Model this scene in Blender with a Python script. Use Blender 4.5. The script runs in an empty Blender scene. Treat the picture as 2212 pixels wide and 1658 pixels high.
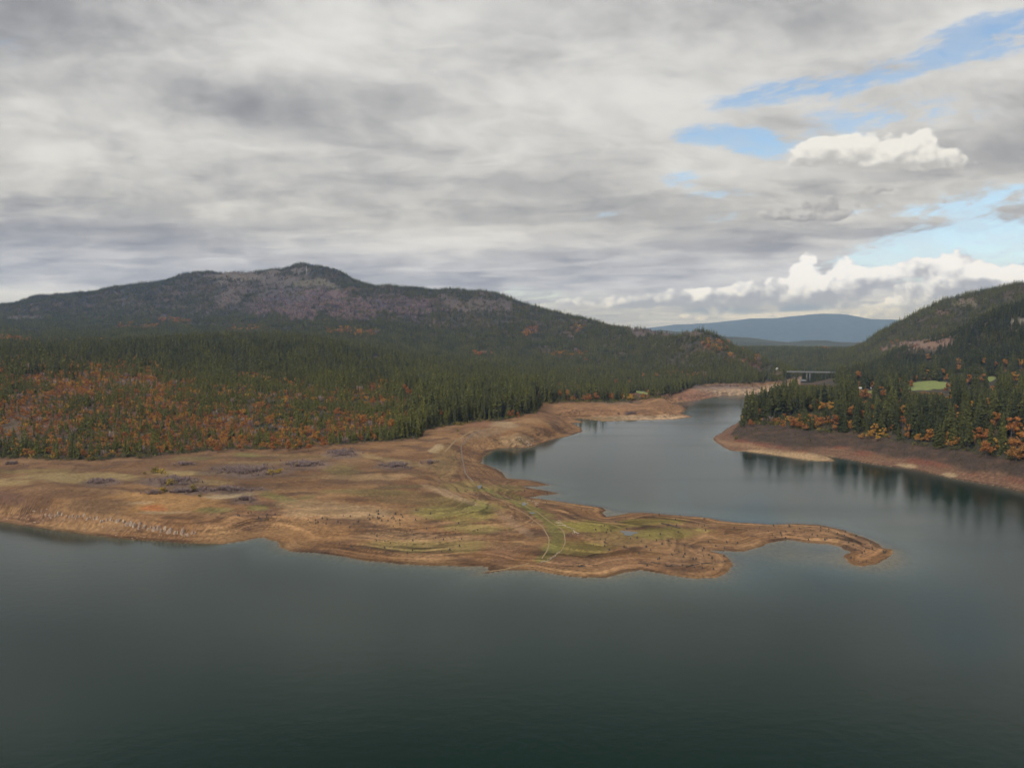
import bpy, math, random
import numpy as np

rnd = random.Random(7)
rng = np.random.default_rng(11)
C = bpy.context.scene
COL = C.collection

# ------------------------------------------------------------------ camera
H = 110.0                      # drone height above the water
FD, UC, VC, VH = 1640.0, 1106.0, 829.0, 730.0
PITCH = math.atan((VC - VH) / FD)
cam_d = bpy.data.cameras.new('camera')
cam_d.sensor_fit = 'HORIZONTAL'
cam_d.angle = 2 * math.atan(1106.0 / FD)
cam_d.clip_start, cam_d.clip_end = 1.0, 90000.0
cam = bpy.data.objects.new('camera', cam_d)
COL.objects.link(cam)
cam.location = (0, 0, H)
cam.rotation_euler = (math.pi / 2 - PITCH, 0, 0)
C.camera = cam
C.render.resolution_x, C.render.resolution_y = 1024, 767
C.render.engine = 'CYCLES'
C.cycles.max_bounces = 5
C.cycles.diffuse_bounces = 2
C.cycles.glossy_bounces = 2
C.cycles.transmission_bounces = 2
C.cycles.transparent_max_bounces = 8
C.cycles.volume_bounces = 0
C.cycles.use_denoising = True
C.cycles.caustics_reflective = False
C.cycles.caustics_refractive = False
C.view_settings.view_transform = 'Standard'
C.view_settings.look = 'None'
C.view_settings.exposure = 0.0
C.view_settings.gamma = 1.0

# ------------------------------------------------------------------ node expression helper
class X:
    """a float socket with arithmetic"""
    def __init__(s, nt, sock): s.nt, s.s = nt, sock
    def _m(s, op, *a, clamp=False):
        n = s.nt.nodes.new('ShaderNodeMath'); n.operation = op; n.use_clamp = clamp
        for i, v in enumerate((s,) + a):
            if isinstance(v, X): s.nt.links.new(v.s, n.inputs[i])
            else: n.inputs[i].default_value = float(v)
        return X(s.nt, n.outputs[0])
    def __add__(s, o): return s._m('ADD', o)
    __radd__ = __add__
    def __mul__(s, o): return s._m('MULTIPLY', o)
    __rmul__ = __mul__
    def __sub__(s, o): return s._m('SUBTRACT', o)
    def __rsub__(s, o): return s._m('MULTIPLY', -1.0)._m('ADD', o)
    def __truediv__(s, o): return s._m('DIVIDE', o)
    def pow(s, o): return s._m('POWER', o)
    def exp(s): return s._m('EXPONENT')
    def max(s, o): return s._m('MAXIMUM', o)
    def min(s, o): return s._m('MINIMUM', o)
    def sin(s): return s._m('SINE')
    def clamp(s): return s._m('ADD', 0.0, clamp=True)
    def ss(s, a, b):
        n = s.nt.nodes.new('ShaderNodeMapRange'); n.interpolation_type = 'SMOOTHSTEP'
        s.nt.links.new(s.s, n.inputs[0]); n.inputs[1].default_value = a; n.inputs[2].default_value = b
        return X(s.nt, n.outputs[0])

def nnoise(nt, vec, scale, detail=4, rough=0.5, lac=2.0, dist=0.0):
    n = nt.nodes.new('ShaderNodeTexNoise'); n.noise_dimensions = '3D'
    if vec is not None: nt.links.new(vec, n.inputs['Vector'])
    n.inputs['Scale'].default_value = scale; n.inputs['Detail'].default_value = detail
    n.inputs['Roughness'].default_value = rough; n.inputs['Lacunarity'].default_value = lac
    n.inputs['Distortion'].default_value = dist
    return X(nt, n.outputs['Fac'])

def comb(nt, *v):
    n = nt.nodes.new('ShaderNodeCombineXYZ')
    for i, a in enumerate(v):
        if isinstance(a, X): nt.links.new(a.s, n.inputs[i])
        else: n.inputs[i].default_value = float(a)
    return n.outputs[0]

def mixc(nt, f, a, b, mode='MIX'):
    n = nt.nodes.new('ShaderNodeMix'); n.data_type = 'RGBA'; n.blend_type = mode; n.clamp_factor = True
    if isinstance(f, X): nt.links.new(f.s, n.inputs[0])
    else: n.inputs[0].default_value = f
    for k, v in ((6, a), (7, b)):
        if isinstance(v, (tuple, list)): n.inputs[k].default_value = (*v[:3], 1)
        else: nt.links.new(v, n.inputs[k])
    return n.outputs[2]

# ------------------------------------------------------------------ sky: Nishita blue with a cloud deck and cumulus
SUN_EL, SUN_AZ = math.radians(36), math.radians(-142)     # azimuth measured from +Y towards +X
w = bpy.data.worlds.new('World'); C.world = w; w.use_nodes = True
nt = w.node_tree; nt.nodes.clear()
tc = nt.nodes.new('ShaderNodeTexCoord')
sep = nt.nodes.new('ShaderNodeSeparateXYZ'); nt.links.new(tc.outputs['Generated'], sep.inputs[0])
dx, dy, dz = (X(nt, sep.outputs[i]) for i in range(3))
sky = nt.nodes.new('ShaderNodeTexSky'); sky.sky_type = 'NISHITA'; sky.sun_disc = False
sky.sun_elevation = SUN_EL; sky.sun_rotation = SUN_AZ
sky.air_density = 1.0; sky.dust_density = 0.6; sky.ozone_density = 1.5
bg_sky = nt.nodes.new('ShaderNodeBackground'); bg_sky.inputs[1].default_value = 0.145
nt.links.new(mixc(nt, dz.ss(0.02, 0.22), mixc(nt, 1.0, sky.outputs[0], (0.80, 0.84, 1.08), 'MULTIPLY'), sky.outputs[0]), bg_sky.inputs[0])
hor = dy.max(0.12)
A = dx / hor * FD + UC            # bearing of a sky direction, in the units the cloud list below uses
E = VH - dz / hor * FD            # height above the horizon, same units (730 = horizon)
# flat cloud deck: direction projected on a plane overhead
t = (dz.max(0.0) + 0.085).pow(-1.0)
px, py = dx * t, dy * t
deckv = comb(nt, px * 0.62 + py * 0.12, py * 0.95, 3.1)
wv = nnoise(nt, deckv, 1.9, 4, 0.55)
wv2 = nnoise(nt, comb(nt, px * 0.8, py * 1.0, 15.3), 2.6, 3, 0.5)
deckv2 = comb(nt, px * 0.70 + py * 0.16 + wv * 0.50, py * 1.0 + wv2 * 0.55, 7.7)
n_big = nnoise(nt, deckv2, 1.25, 6, 0.52)
n_mid = nnoise(nt, deckv2, 3.0, 6, 0.50)
n_fine = nnoise(nt, comb(nt, A * 0.011 + wv * 2.2, E * 0.020 + wv2 * 1.6 - A * 0.002, 4.4), 1.0, 6, 0.52)

AE = comb(nt, A, E, 0.0)
def blob(u, v, ru, rv, rot=0.0, k=1.0, vec=None):
    mp = nt.nodes.new('ShaderNodeMapping'); mp.vector_type = 'TEXTURE'
    mp.inputs['Location'].default_value = (u, v, 0); mp.inputs['Rotation'].default_value = (0, 0, math.radians(rot)); mp.inputs['Scale'].default_value = (ru * 1.9, rv * 1.9, 1)
    nt.links.new(vec if vec is not None else AE, mp.inputs['Vector'])
    gr = nt.nodes.new('ShaderNodeTexGradient'); gr.gradient_type = 'SPHERICAL'; nt.links.new(mp.outputs[0], gr.inputs[0])
    return X(nt, gr.outputs['Fac']).ss(0.0, 1.0), k
def blobs(lst, vec=None):
    r = None
    for q in lst:
        b, k = blob(*q, vec=vec)
        r = b * k if r is None else b._m('MULTIPLY_ADD', k, r)
    return r
def one(*q): return blobs([q])

GAPS = [(2080, 110, 138.0, 39.0, -8, 1.0), (2150, 60, 103.49999999999999, 28.6, -16, .7), (1850, 183, 138.0, 26.0, -14, .95), (1650, 212, 120.74999999999999, 23.400000000000002, -13, .95),
        (1550, 305, 97.74999999999999, 22.1, 4, 1.0), (1640, 325, 63.24999999999999, 28.6, 20, .8), (1850, 268, 252.99999999999997, 39.0, -6, .62), (1475, 393, 63.24999999999999, 16.900000000000002, -6, .9), (1560, 425, 80.5, 11.700000000000001, -4, .75),
        (2140, 425, 149.5, 26.0, -6, .85), (1950, 455, 126.49999999999999, 15.600000000000001, 0, .7), (2130, 530, 195.49999999999997, 67.60000000000001, -8, 1.25), (1960, 545, 184.0, 31.200000000000003, -12, .95),
        (1290, 472, 69.0, 10.4, -8, .55), (1130, 640, 126.49999999999999, 16.900000000000002, 3, .75), (1550, 470, 69.0, 13.0, 0, .4), (60, 125, 69.0, 33.800000000000004, -10, .42), (0, 640, 103.49999999999999, 20.8, 0, .12)]
gap = blobs(GAPS)
n_wisp = nnoise(nt, comb(nt, A * 0.011 + E * 0.004 + wv * 0.6, E * 0.034 + A * 0.006 + wv2 * 0.6, 8.8), 1.3, 8, 0.62)
gapn = gap * 1.1 + (n_wisp - 0.5) * 2.6 + (n_mid - 0.5) * 1.2 + (n_fine - 0.5) * 2.3 + (wv2 - 0.5) * 0.8
gfac = gapn.ss(0.22, 1.25) * gap.ss(0.04, 0.6) * (0.76 + n_fine.ss(0.62, 0.38) * 0.24)
# deck brightness
dark = blobs([(560, 235, 190, 50, 4, .55), (1320, 440, 220, 45, 8, .28), (100, 560, 420, 55, 2, .42), (700, 470, 600, 110, 0, .10), (1650, 50, 300, 60, -6, .34),
              (90, 60, 260, 110, 0, .30), (1500, 545, 330, 26, -4, .25), (2080, 350, 260, 40, -10, .32), (850, 600, 330, 30, 0, .25), (300, 500, 300, 20, 2, .2)])
light = blobs([(850, 60, 260, 60, 0, .35), (1250, 250, 330, 80, -10, .28), (330, 350, 330, 70, 8, .2), (760, 530, 330, 22, -3, .3), (1900, 300, 200, 50, -12, .15),
               (20, 632, 130, 16, 0, .45), (1150, 520, 300, 40, -6, .12), (1500, 350, 90, 30, 0, .3), (1560, 575, 60, 8, 0, .3)])
val = 0.60 + (n_big - 0.5) * 1.0 + (n_mid - 0.5) * 0.72 + (n_fine - 0.5) * 0.62 + light * 0.65 - dark * 0.66
val = val.ss(0.0, 1.05)
deckc = mixc(nt, val, (0.285, 0.287, 0.30), (0.755, 0.752, 0.742))
# cumulus: cauliflower puffs whose sunward flanks catch the light
def puffs(vec, scale):
    v = nt.nodes.new('ShaderNodeTexVoronoi'); v.voronoi_dimensions = '2D'; v.feature = 'SMOOTH_F1'; v.normalize = False
    nt.links.new(vec, v.inputs['Vector']); v.inputs['Scale'].default_value = scale; v.inputs['Detail'].default_value = 2.0
    v.inputs['Roughness'].default_value = 0.42; v.inputs['Lacunarity'].default_value = 2.2; v.inputs['Smoothness'].default_value = 0.6
    return 1.0 - X(nt, v.outputs['Distance'])
wob = nnoise(nt, comb(nt, A * 0.012, E * 0.016, 2.2), 1.5, 5, 0.6)
def cumulus(cores, base, scale, amp, off, seed):
    ax, ey = A * 0.01 + wob * 0.22 + seed, E * 0.0125 + wob * 0.22
    n1 = puffs(comb(nt, ax, ey, 0), scale); n2 = puffs(comb(nt, ax + off[0] * 0.01, ey + off[1] * 0.0125, 0), scale)
    e1 = blobs(cores); e2 = blobs(cores, comb(nt, A + off[0], E + off[1], 0.0))
    d1 = e1 + (n1 - 0.6) * amp + (wob - 0.5) * 0.5 + (n_fine - 0.5) * 0.7; d2 = e2 + (n2 - 0.6) * amp + (wob - 0.5) * 0.5
    cov = d1.ss(0.24, 0.68) * e1.ss(0.08, 0.32) * (base - E + (wob - 0.5) * 110).ss(-20, 16)
    return cov, (n1 - n2) * amp + (e1 - e2) * 0.35, d1
cA = [(1740, 338, 42, 24), (1790, 330, 60, 32), (1860, 330, 70, 36), (1935, 332, 60, 32), (1978, 322, 38, 36), (2025, 352, 46, 22), (1860, 362, 190, 14, 0, .7)]
covA, litA, dA = cumulus(cA, 380, 1.7, 1.15, (-8, -13), 1.3)
colA = mixc(nt, (litA * 0.8 + (362 - E) * 0.014 + 0.30).ss(0.0, 1.0), (0.52, 0.515, 0.51), (0.88, 0.87, 0.845))
cB = [(1700, 462, 70, 15), (1790, 450, 48, 24), (1740, 470, 100, 11), (1870, 415, 42, 14, 0, .8), (2055, 437, 40, 13, 0, .62)]
covB, litB, dB = cumulus(cB, 600, 2.0, 1.1, (-5, -7), 5.3)
colB = mixc(nt, (litB * 0.9 + 0.45).ss(0.0, 1.0), (0.36, 0.355, 0.36), (0.60, 0.595, 0.59))
cD = [(1735, 590, 36, 34), (1760, 615, 70, 30), (1815, 582, 34, 28), (1885, 592, 60, 24), (1990, 585, 56, 28), (2050, 572, 64, 30), (2120, 590, 56, 28), (2190, 600, 60, 28),
      (2300, 600, 90, 40), (2420, 580, 90, 50), (1850, 645, 330, 32, 0, 1.0), (1600, 632, 110, 20), (1480, 648, 150, 22, 0, .9), (1330, 655, 90, 14, 0, .8), (1220, 655, 70, 10, 0, .7),
      (2300, 650, 240, 45, 0, 1.0), (1600, 682, 220, 10, 0, .8), (1800, 672, 200, 12, 0, .7)]
covD, litD, dD = cumulus(cD, 760, 1.7, 1.25, (-8, -12), 9.1)
white = blobs([(1735, 585, 40, 34, 0, .75), (1812, 578, 34, 24, 0, .7), (1890, 586, 55, 16, 0, .6), (2040, 562, 70, 18, 14, .55), (2130, 592, 60, 16, 0, .5), (2000, 600, 60, 18, 0, .25), (2200, 598, 50, 18, 0, .45),
               (1508, 624, 16, 18, 0, .7), (1860, 655, 70, 12, 0, .35), (1960, 640, 90, 14, 0, .2), (1600, 574, 60, 6, 0, .5), (1700, 615, 80, 16, 0, .2)])
shadeD = blobs([(1480, 655, 220, 24, 0, .30), (1900, 625, 70, 12, 0, .35), (1790, 640, 60, 14, 0, .25), (2080, 625, 90, 18, 0, .3), (1650, 665, 260, 8, 0, .3)])
colD = mixc(nt, (0.40 + litD * 0.85 + white * 1.2 - shadeD + (wob - 0.5) * 0.7).ss(0.0, 1.1), (0.42, 0.42, 0.43), (1.0, 0.99, 0.965))
blueb = blobs([(1560, 672, 120, 8, 0, .8), (1820, 664, 120, 10, 0, .9), (1730, 668, 60, 8, 0, .5)]) * (wob.ss(0.35, 0.6))
colD = mixc(nt, blueb * 0.8, colD, (0.26, 0.315, 0.40))
slit = blobs([(1500, 692, 200, 7, -3, 1.3), (1700, 680, 120, 5, -4, 1.2), (1180, 668, 110, 7, 0, .6), (1960, 688, 90, 8, 0, .7), (1890, 670, 60, 6, 0, .5)]) * wob.ss(0.2, 0.55)
colD = mixc(nt, slit.clamp() * 0.9, colD, (0.84, 0.81, 0.755))
# compose: overcast brighter at the zenith, dimmed just above the view
em = mixc(nt, covB, deckc, colB)
em = mixc(nt, covD, em, colD)
em = mixc(nt, covA, em, colA)
em = mixc(nt, dz.ss(0.02, 0.16), mixc(nt, 1.0, em, (0.98, 1.07, 1.42), 'MULTIPLY'), em)
cloud_cov = (1.0 - gfac).max(covA).max(covB).max(covD)
zen = 1.0 - dz.ss(0.385, 0.50) * 0.87 + dz.ss(0.64, 0.92) * 2.6  # unseen dim band added to darken water reflections; zenith raised to refill ambient
bg_cl = nt.nodes.new('ShaderNodeBackground'); nt.links.new(em, bg_cl.inputs[0]); nt.links.new(zen.s, bg_cl.inputs[1])
mx = nt.nodes.new('ShaderNodeMixShader'); nt.links.new(cloud_cov.s, mx.inputs[0])
nt.links.new(bg_sky.outputs[0], mx.inputs[1]); nt.links.new(bg_cl.outputs[0], mx.inputs[2])
wo = nt.nodes.new('ShaderNodeOutputWorld'); nt.links.new(mx.outputs[0], wo.inputs[0])
w.cycles.sampling_method = 'MANUAL'; w.cycles.sample_map_resolution = 512

sd = bpy.data.lights.new('sun', 'SUN'); sd.energy = 2.9; sd.angle = math.radians(8); sd.color = (1.0, 0.95, 0.87)
sun = bpy.data.objects.new('sun', sd); COL.objects.link(sun)
sun.rotation_euler = (math.pi / 2 - SUN_EL, 0, math.pi - SUN_AZ)   # light travels away from the sun's bearing
sun.location = (-300, -100, 600)

# ------------------------------------------------------------------ helpers
def tag(o, label=None, cat=None, group=None, kind=None):
    if label: o['label'] = label
    if cat: o['category'] = cat
    if group: o['group'] = group
    if kind: o['kind'] = kind
    return o

def mesh_np(name, V, F, mats=(), midx=None, smooth=False, attrs=None, colors=None):
    """V (n,3); F list of (m,k) int arrays"""
    me = bpy.data.meshes.new(name)
    V = np.asarray(V, np.float32)
    if not isinstance(F, list): F = [F]
    F = [np.asarray(f, np.int32) for f in F if len(f)]
    me.vertices.add(len(V)); me.vertices.foreach_set('co', V.ravel())
    if F:
        li = np.concatenate([f.ravel() for f in F]).astype(np.int32)
        tot = np.concatenate([np.full(len(f), f.shape[1], np.int32) for f in F])
        st = np.concatenate([[0], np.cumsum(tot)[:-1]]).astype(np.int32)
        me.loops.add(len(li)); me.loops.foreach_set('vertex_index', li)
        me.polygons.add(len(tot)); me.polygons.foreach_set('loop_start', st); me.polygons.foreach_set('loop_total', tot)
        if midx is not None: me.polygons.foreach_set('material_index', np.asarray(midx, np.int32))
        me.polygons.foreach_set('use_smooth', np.full(len(tot), smooth))
    for m in mats: me.materials.append(m)
    for k, v in (attrs or {}).items():
        a = me.attributes.new(k, 'INT' if v.dtype.kind == 'i' else 'FLOAT', 'POINT')
        a.data.foreach_set('value', v.astype(np.int32 if v.dtype.kind == 'i' else np.float32))
    for k, v in (colors or {}).items():
        a = me.color_attributes.new(k, 'FLOAT_COLOR', 'POINT')
        a.data.foreach_set('color', np.concatenate([v, np.ones((len(v), 1))], 1).astype(np.float32).ravel())
    me.update(calc_edges=True)
    return me

def obj(name, me, parent=None, loc=None):
    o = bpy.data.objects.new(name, me); COL.objects.link(o)
    if parent is not None: o.parent = parent
    if loc is not None: o.location = loc
    return o

def mat(name):
    m = bpy.data.materials.new(name); m.use_nodes = True
    b = m.node_tree.nodes['Principled BSDF']
    return m, m.node_tree, b

# gradient noise
def _h(ix, iy, s):
    n = (ix.astype(np.int64) * 374761393 + iy.astype(np.int64) * 668265263 + s * 1442695041) & 0x7fffffff
    n = ((n ^ (n >> 13)) * 1274126177) & 0x7fffffff
    return (n ^ (n >> 16)) & 0x7fffffff
def perlin(x, y, s=0):
    ix, iy = np.floor(x), np.floor(y); fx, fy = x - ix, y - iy
    ix, iy = ix.astype(np.int64), iy.astype(np.int64)
    def g(a, b, p, q):
        th = _h(a, b, s) * (2 * np.pi / 0x7fffffff)
        return np.cos(th) * p + np.sin(th) * q
    u = fx * fx * fx * (fx * (fx * 6 - 15) + 10); v = fy * fy * fy * (fy * (fy * 6 - 15) + 10)
    a = g(ix, iy, fx, fy); b = g(ix + 1, iy, fx - 1, fy); c = g(ix, iy + 1, fx, fy - 1); d = g(ix + 1, iy + 1, fx - 1, fy - 1)
    return (a + u * (b - a)) * (1 - v) + (c + u * (d - c)) * v
def fbm(x, y, o=4, s=0, g=0.5):
    r = 0; a = 1.0
    for i in range(o):
        r = r + a * perlin(x * 2 ** i, y * 2 ** i, s + i * 17); a *= g
    return r
def ridged(x, y, o=4, s=0):
    r = 0; a = 1.0
    for i in range(o):
        r = r + a * (1 - 2 * np.abs(perlin(x * 2 ** i, y * 2 ** i, s + i * 31))); a *= 0.5
    return r
def sstep(a, b, x):
    t = np.clip((x - a) / (b - a), 0, 1); return t * t * (3 - 2 * t)

# survey geometry: sight lines from the drone (bearing u, drop v) to places on the ground
cp, sp = math.cos(PITCH), math.sin(PITCH)
def ray(u, v):
    x = (np.asarray(u, float) - UC) / FD; y = -(np.asarray(v, float) - VC) / FD
    return x, cp + y * sp, -sp + y * cp
def P(u, v, z=0.0):
    a, b, c = ray(u, v); t = (z - H) / c
    return a * t, b * t
def PD(u, v, d):
    a, b, c = ray(u, v); t = d / np.hypot(a, b)
    return a * t, b * t, H + c * t
def proj(x, y, z):
    f = y * cp - (z - H) * sp; f = np.where(f < 1, 1, f)
    up = y * sp + (z - H) * cp
    return UC + FD * x / f, VC - FD * up / f

# ------------------------------------------------------------------ shorelines
L_SHORE = [(-1500, 1090), (-700, 1085), (-300, 1096), (0, 1127), (60, 1136), (100, 1142), (200, 1155), (300, 1165), (400, 1172), (480, 1174), (530, 1168), (560, 1161), (575, 1161), (600, 1168), (608, 1183), (625, 1190), (700, 1196),
 (780, 1208), (860, 1218), (940, 1222), (993, 1222), (1040, 1222), (1056, 1224), (1056, 1231), (1035, 1239), (1090, 1232), (1151, 1231), (1186, 1238), (1210, 1242), (1262, 1247), (1315, 1247),
 (1329, 1241), (1350, 1235), (1386, 1230), (1407, 1234), (1456, 1243), (1509, 1248), (1547, 1247), (1568, 1239), (1583, 1230), (1584, 1220), (1576, 1206), (1561, 1197), (1540, 1191), (1532, 1189),
 (1561, 1190), (1607, 1191), (1631, 1183), (1656, 1176), (1677, 1168), (1701, 1165), (1737, 1170), (1790, 1175), (1818, 1181), (1823, 1186), (1839, 1191), (1823, 1198), (1820, 1202), (1832, 1213),
 (1840, 1220), (1862, 1223), (1895, 1217), (1913, 1206), (1925, 1194), (1925, 1186), (1906, 1183), (1899, 1174), (1878, 1164), (1839, 1150), (1807, 1141), (1772, 1134), (1719, 1131), (1666, 1132),
 (1596, 1128), (1561, 1125), (1533, 1119), (1490, 1114), (1448, 1111), (1406, 1107), (1363, 1107), (1328, 1114), (1311, 1116), (1300, 1109), (1309, 1101), (1298, 1095), (1262, 1091), (1210, 1083), (1176, 1079),
 (1144, 1074), (1172, 1069), (1207, 1066), (1172, 1058), (1127, 1050), (1160, 1050), (1190, 1047), (1152, 1038), (1098, 1032), (1074, 1014), (1042, 1000), (1042, 989), (1056, 975), (1081, 968), (1141, 967), (1186, 951), (1230, 941), (1258, 931),
 (1252, 922), (1236, 913), (1262, 913), (1252, 908), (1236, 904), (1255, 904), (1278, 907), (1314, 910), (1379, 907), (1456, 906), (1496, 900), (1472, 893), (1483, 884), (1472, 876), (1455, 871), (1469, 868), (1496, 866), (1538, 859), (1565, 854), (1620, 853), (1648, 848), (1690, 840), (1725, 833)]
R_SHORE = [(1740, 834), (1720, 845), (1680, 860), (1640, 880), (1610, 900), (1595, 911), (1570, 927), (1545, 941), (1540, 947), (1547, 956), (1562, 964), (1577, 973), (1610, 975), (1646, 979), (1708, 988), (1755, 995), (1790, 997), (1804, 994),
 (1795, 988), (1785, 984), (1806, 988), (1849, 995), (1896, 1004), (1958, 1010), (1990, 1016), (2052, 1032), (2115, 1043), (2177, 1053), (2212, 1063), (2350, 1100), (2600, 1190), (3000, 1330), (4200, 1700)]
def poly(pts, extra_head, extra_tail):
    xy = [tuple(map(float, P(u, v))) for u, v in pts]
    return np.array(extra_head + xy + extra_tail)
tail = P(1725, 833)
LP = poly(L_SHORE, [(-9000, 500)], [(1000, 1980), (1500, 2600), (3000, 12000), (-9000, 12000)])
RP = poly(R_SHORE, [(3000, 12000), (500, 2600), (640, 1900)], [(3000, 60), (9000, 60), (9000, 12000)])

def sdf(poly_, x, y):
    d = np.full(x.shape, 1e9); ins = np.zeros(x.shape, bool)
    a = poly_; b = np.roll(poly_, -1, 0)
    for (x0, y0), (x1, y1) in zip(a, b):
        ex, ey = x1 - x0, y1 - y0
        t = np.clip(((x - x0) * ex + (y - y0) * ey) / (ex * ex + ey * ey + 1e-12), 0, 1)
        d = np.minimum(d, (x - x0 - t * ex) ** 2 + (y - y0 - t * ey) ** 2)
        c = ((y0 > y) != (y1 > y))
        if c.any():
            ins ^= c & (x < ex * (y - y0) / (ey if abs(ey) > 1e-9 else 1e-9) + x0)
    return np.sqrt(d) * np.where(ins, 1, -1)

# ------------------------------------------------------------------ survey points for the relief: (u, v, distance) or (u, v, height)
REL = []
def profile(u, lst):
    for v, d in lst: REL.append(PD(u, v, d))
profile(-300, [(985, 660), (850, 1000), (790, 1300), (750, 1800), (735, 2400), (715, 3200), (700, 4000), (692, 4800)])
profile(0, [(850, 1000), (790, 1300), (752, 1800), (735, 2400), (715, 3200), (695, 4000), (668, 4600)])
profile(200, [(850, 1000), (785, 1400), (754, 1800), (742, 2200), (718, 3000), (694, 3800), (664, 4400)])
profile(400, [(850, 1000), (787, 1400), (738, 1800), (742, 2200), (716, 3000), (690, 3600), (650, 4200)])
profile(530, [(850, 1000), (787, 1400), (735, 1780), (742, 2200), (714, 3000), (690, 3500), (640, 4100)])
profile(650, [(855, 1000), (790, 1400), (740, 1750), (742, 2200), (716, 2800), (692, 3200), (650, 3700), (606, 4200)])
profile(760, [(855, 1000), (800, 1400), (757, 1750), (746, 2200), (716, 2800), (685, 3200), (650, 3600)])
profile(850, [(860, 1020), (812, 1400), (778, 1800), (752, 2300), (718, 2800), (683, 3200), (653, 3500)])
profile(1000, [(850, 1150), (815, 1500), (785, 2000), (752, 2600), (706, 3000), (655, 3450)])
profile(1100, [(855, 1150), (820, 1500), (792, 2000), (760, 2500), (712, 2900), (675, 3250)])
profile(1170, [(852, 1250), (846, 1400), (822, 1700), (797, 2100), (768, 2500), (726, 2900), (690, 3200)])
profile(1300, [(868, 1200), (852, 1400), (822, 1750), (800, 2100), (770, 2400), (730, 2750)])
profile(1400, [(868, 1250), (840, 1600), (810, 2000), (772, 2300), (740, 2520)])
profile(1500, [(838, 1650), (806, 1950), (768, 2150), (735, 2250)])
profile(1550, [(833, 1650), (806, 1900), (768, 2100)])
profile(1620, [(830, 1620), (808, 1850), (782, 2050)])
profile(1690, [(829, 1650), (818, 1850)])
profile(1780, [(820, 1930), (803, 2500), (775, 2900), (755, 3400)])
profile(1850, [(815, 1650), (803, 2000), (778, 2600), (756, 2900)])
profile(1900, [(872, 1100), (833, 1437), (808, 1800), (788, 2200), (768, 2500), (745, 2750)])
profile(2000, [(870, 1050), (833, 1437), (808, 1750), (788, 1950), (757, 2050), (740, 2400), (705, 2700)])
profile(2100, [(870, 1000), (833, 1400), (790, 1700), (740, 1900), (722, 2400), (665, 2750)])
profile(2212, [(880, 950), (833, 1350), (785, 1600), (730, 1800), (690, 2300), (650, 2650)])
profile(2400, [(885, 930), (830, 1350), (775, 1500), (700, 1750), (640, 2200), (620, 2600)])
profile(2800, [(890, 930), (830, 1350), (760, 1500), (680, 1800), (620, 2200), (600, 2600)])
# ridge lines, with a drop behind each
def ridge(pts, drop=((1.12, .82), (1.35, .5), (1.7, .25)), dv=0):
    us = np.array([p[0] for p in pts], float)
    uu = np.unique(np.concatenate([np.arange(us[0], us[-1] + 1, 28.0), us]))
    vv = np.interp(uu, us, [p[1] for p in pts]) + dv; dd = np.interp(uu, us, [p[2] for p in pts])
    for u, v, d in zip(uu, vv, dd):
        x, y, z = PD(u, v, d); REL.append((x, y, z))
        for k, (f, zf) in enumerate(drop):
            if k == 0 or int(u / 28) % 2 == 0: REL.append((x * f, y * f, z * zf))
ridge([(-900, 720, 4700), (-300, 700, 4900), (-100, 683, 4900), (0, 667, 4900), (60, 651, 4900), (130, 646, 4900), (200, 637, 4800), (270, 632, 4800), (330, 620, 4800), (400, 605, 4700), (450, 595, 4600), (490, 592, 4600), (530, 592, 4600), (580, 596, 4500), (620, 592, 4500),
       (650, 580, 4500), (690, 585, 4400), (730, 598, 4300), (780, 616, 4200), (830, 632, 4000), (870, 630, 3900), (930, 637, 3800), (985, 630, 3700), (1040, 640, 3600), (1100, 657, 3500), (1160, 673, 3450), (1250, 695, 3200), (1320, 708, 3000), (1390, 718, 2800), (1440, 726, 2650), (1460, 733, 2500)])
ridge([(1478, 729, 2290), (1490, 718, 2300), (1520, 718, 2300), (1536, 724, 2290), (1552, 733, 2280), (1587, 752, 2250), (1620, 764, 2200), (1653, 784, 2100), (1675, 802, 2020), (1700, 818, 1980)], drop=((1.15, .5), (1.35, .2)))
for u, v in ((1478, 729), (1482, 718), (1490, 717), (1500, 717), (1510, 717), (1519, 716), (1530, 721), (1540, 723), (1552, 731)):
    REL.append(PD(u, v, 2300))
ridge([(1850, 753, 2900), (1890, 733, 2900), (1920, 716, 2900), (1950, 701, 2900), (2000, 676, 2850), (2050, 656, 2850), (2100, 646, 2850), (2150, 640, 2800), (2212, 629, 2800), (2400, 600, 2800), (2800, 590, 2800)])
ridge([(1930, 763, 2100), (2000, 748, 2080), (2050, 731, 2070), (2100, 703, 2050), (2150, 682, 2030), (2212, 665, 2000), (2400, 635, 2000), (2800, 620, 2000)], drop=((1.1, .8),))
ridge([(1560, 752, 4000), (1700, 752, 4000), (1830, 757, 4000)], drop=((1.2, .6),))
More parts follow.
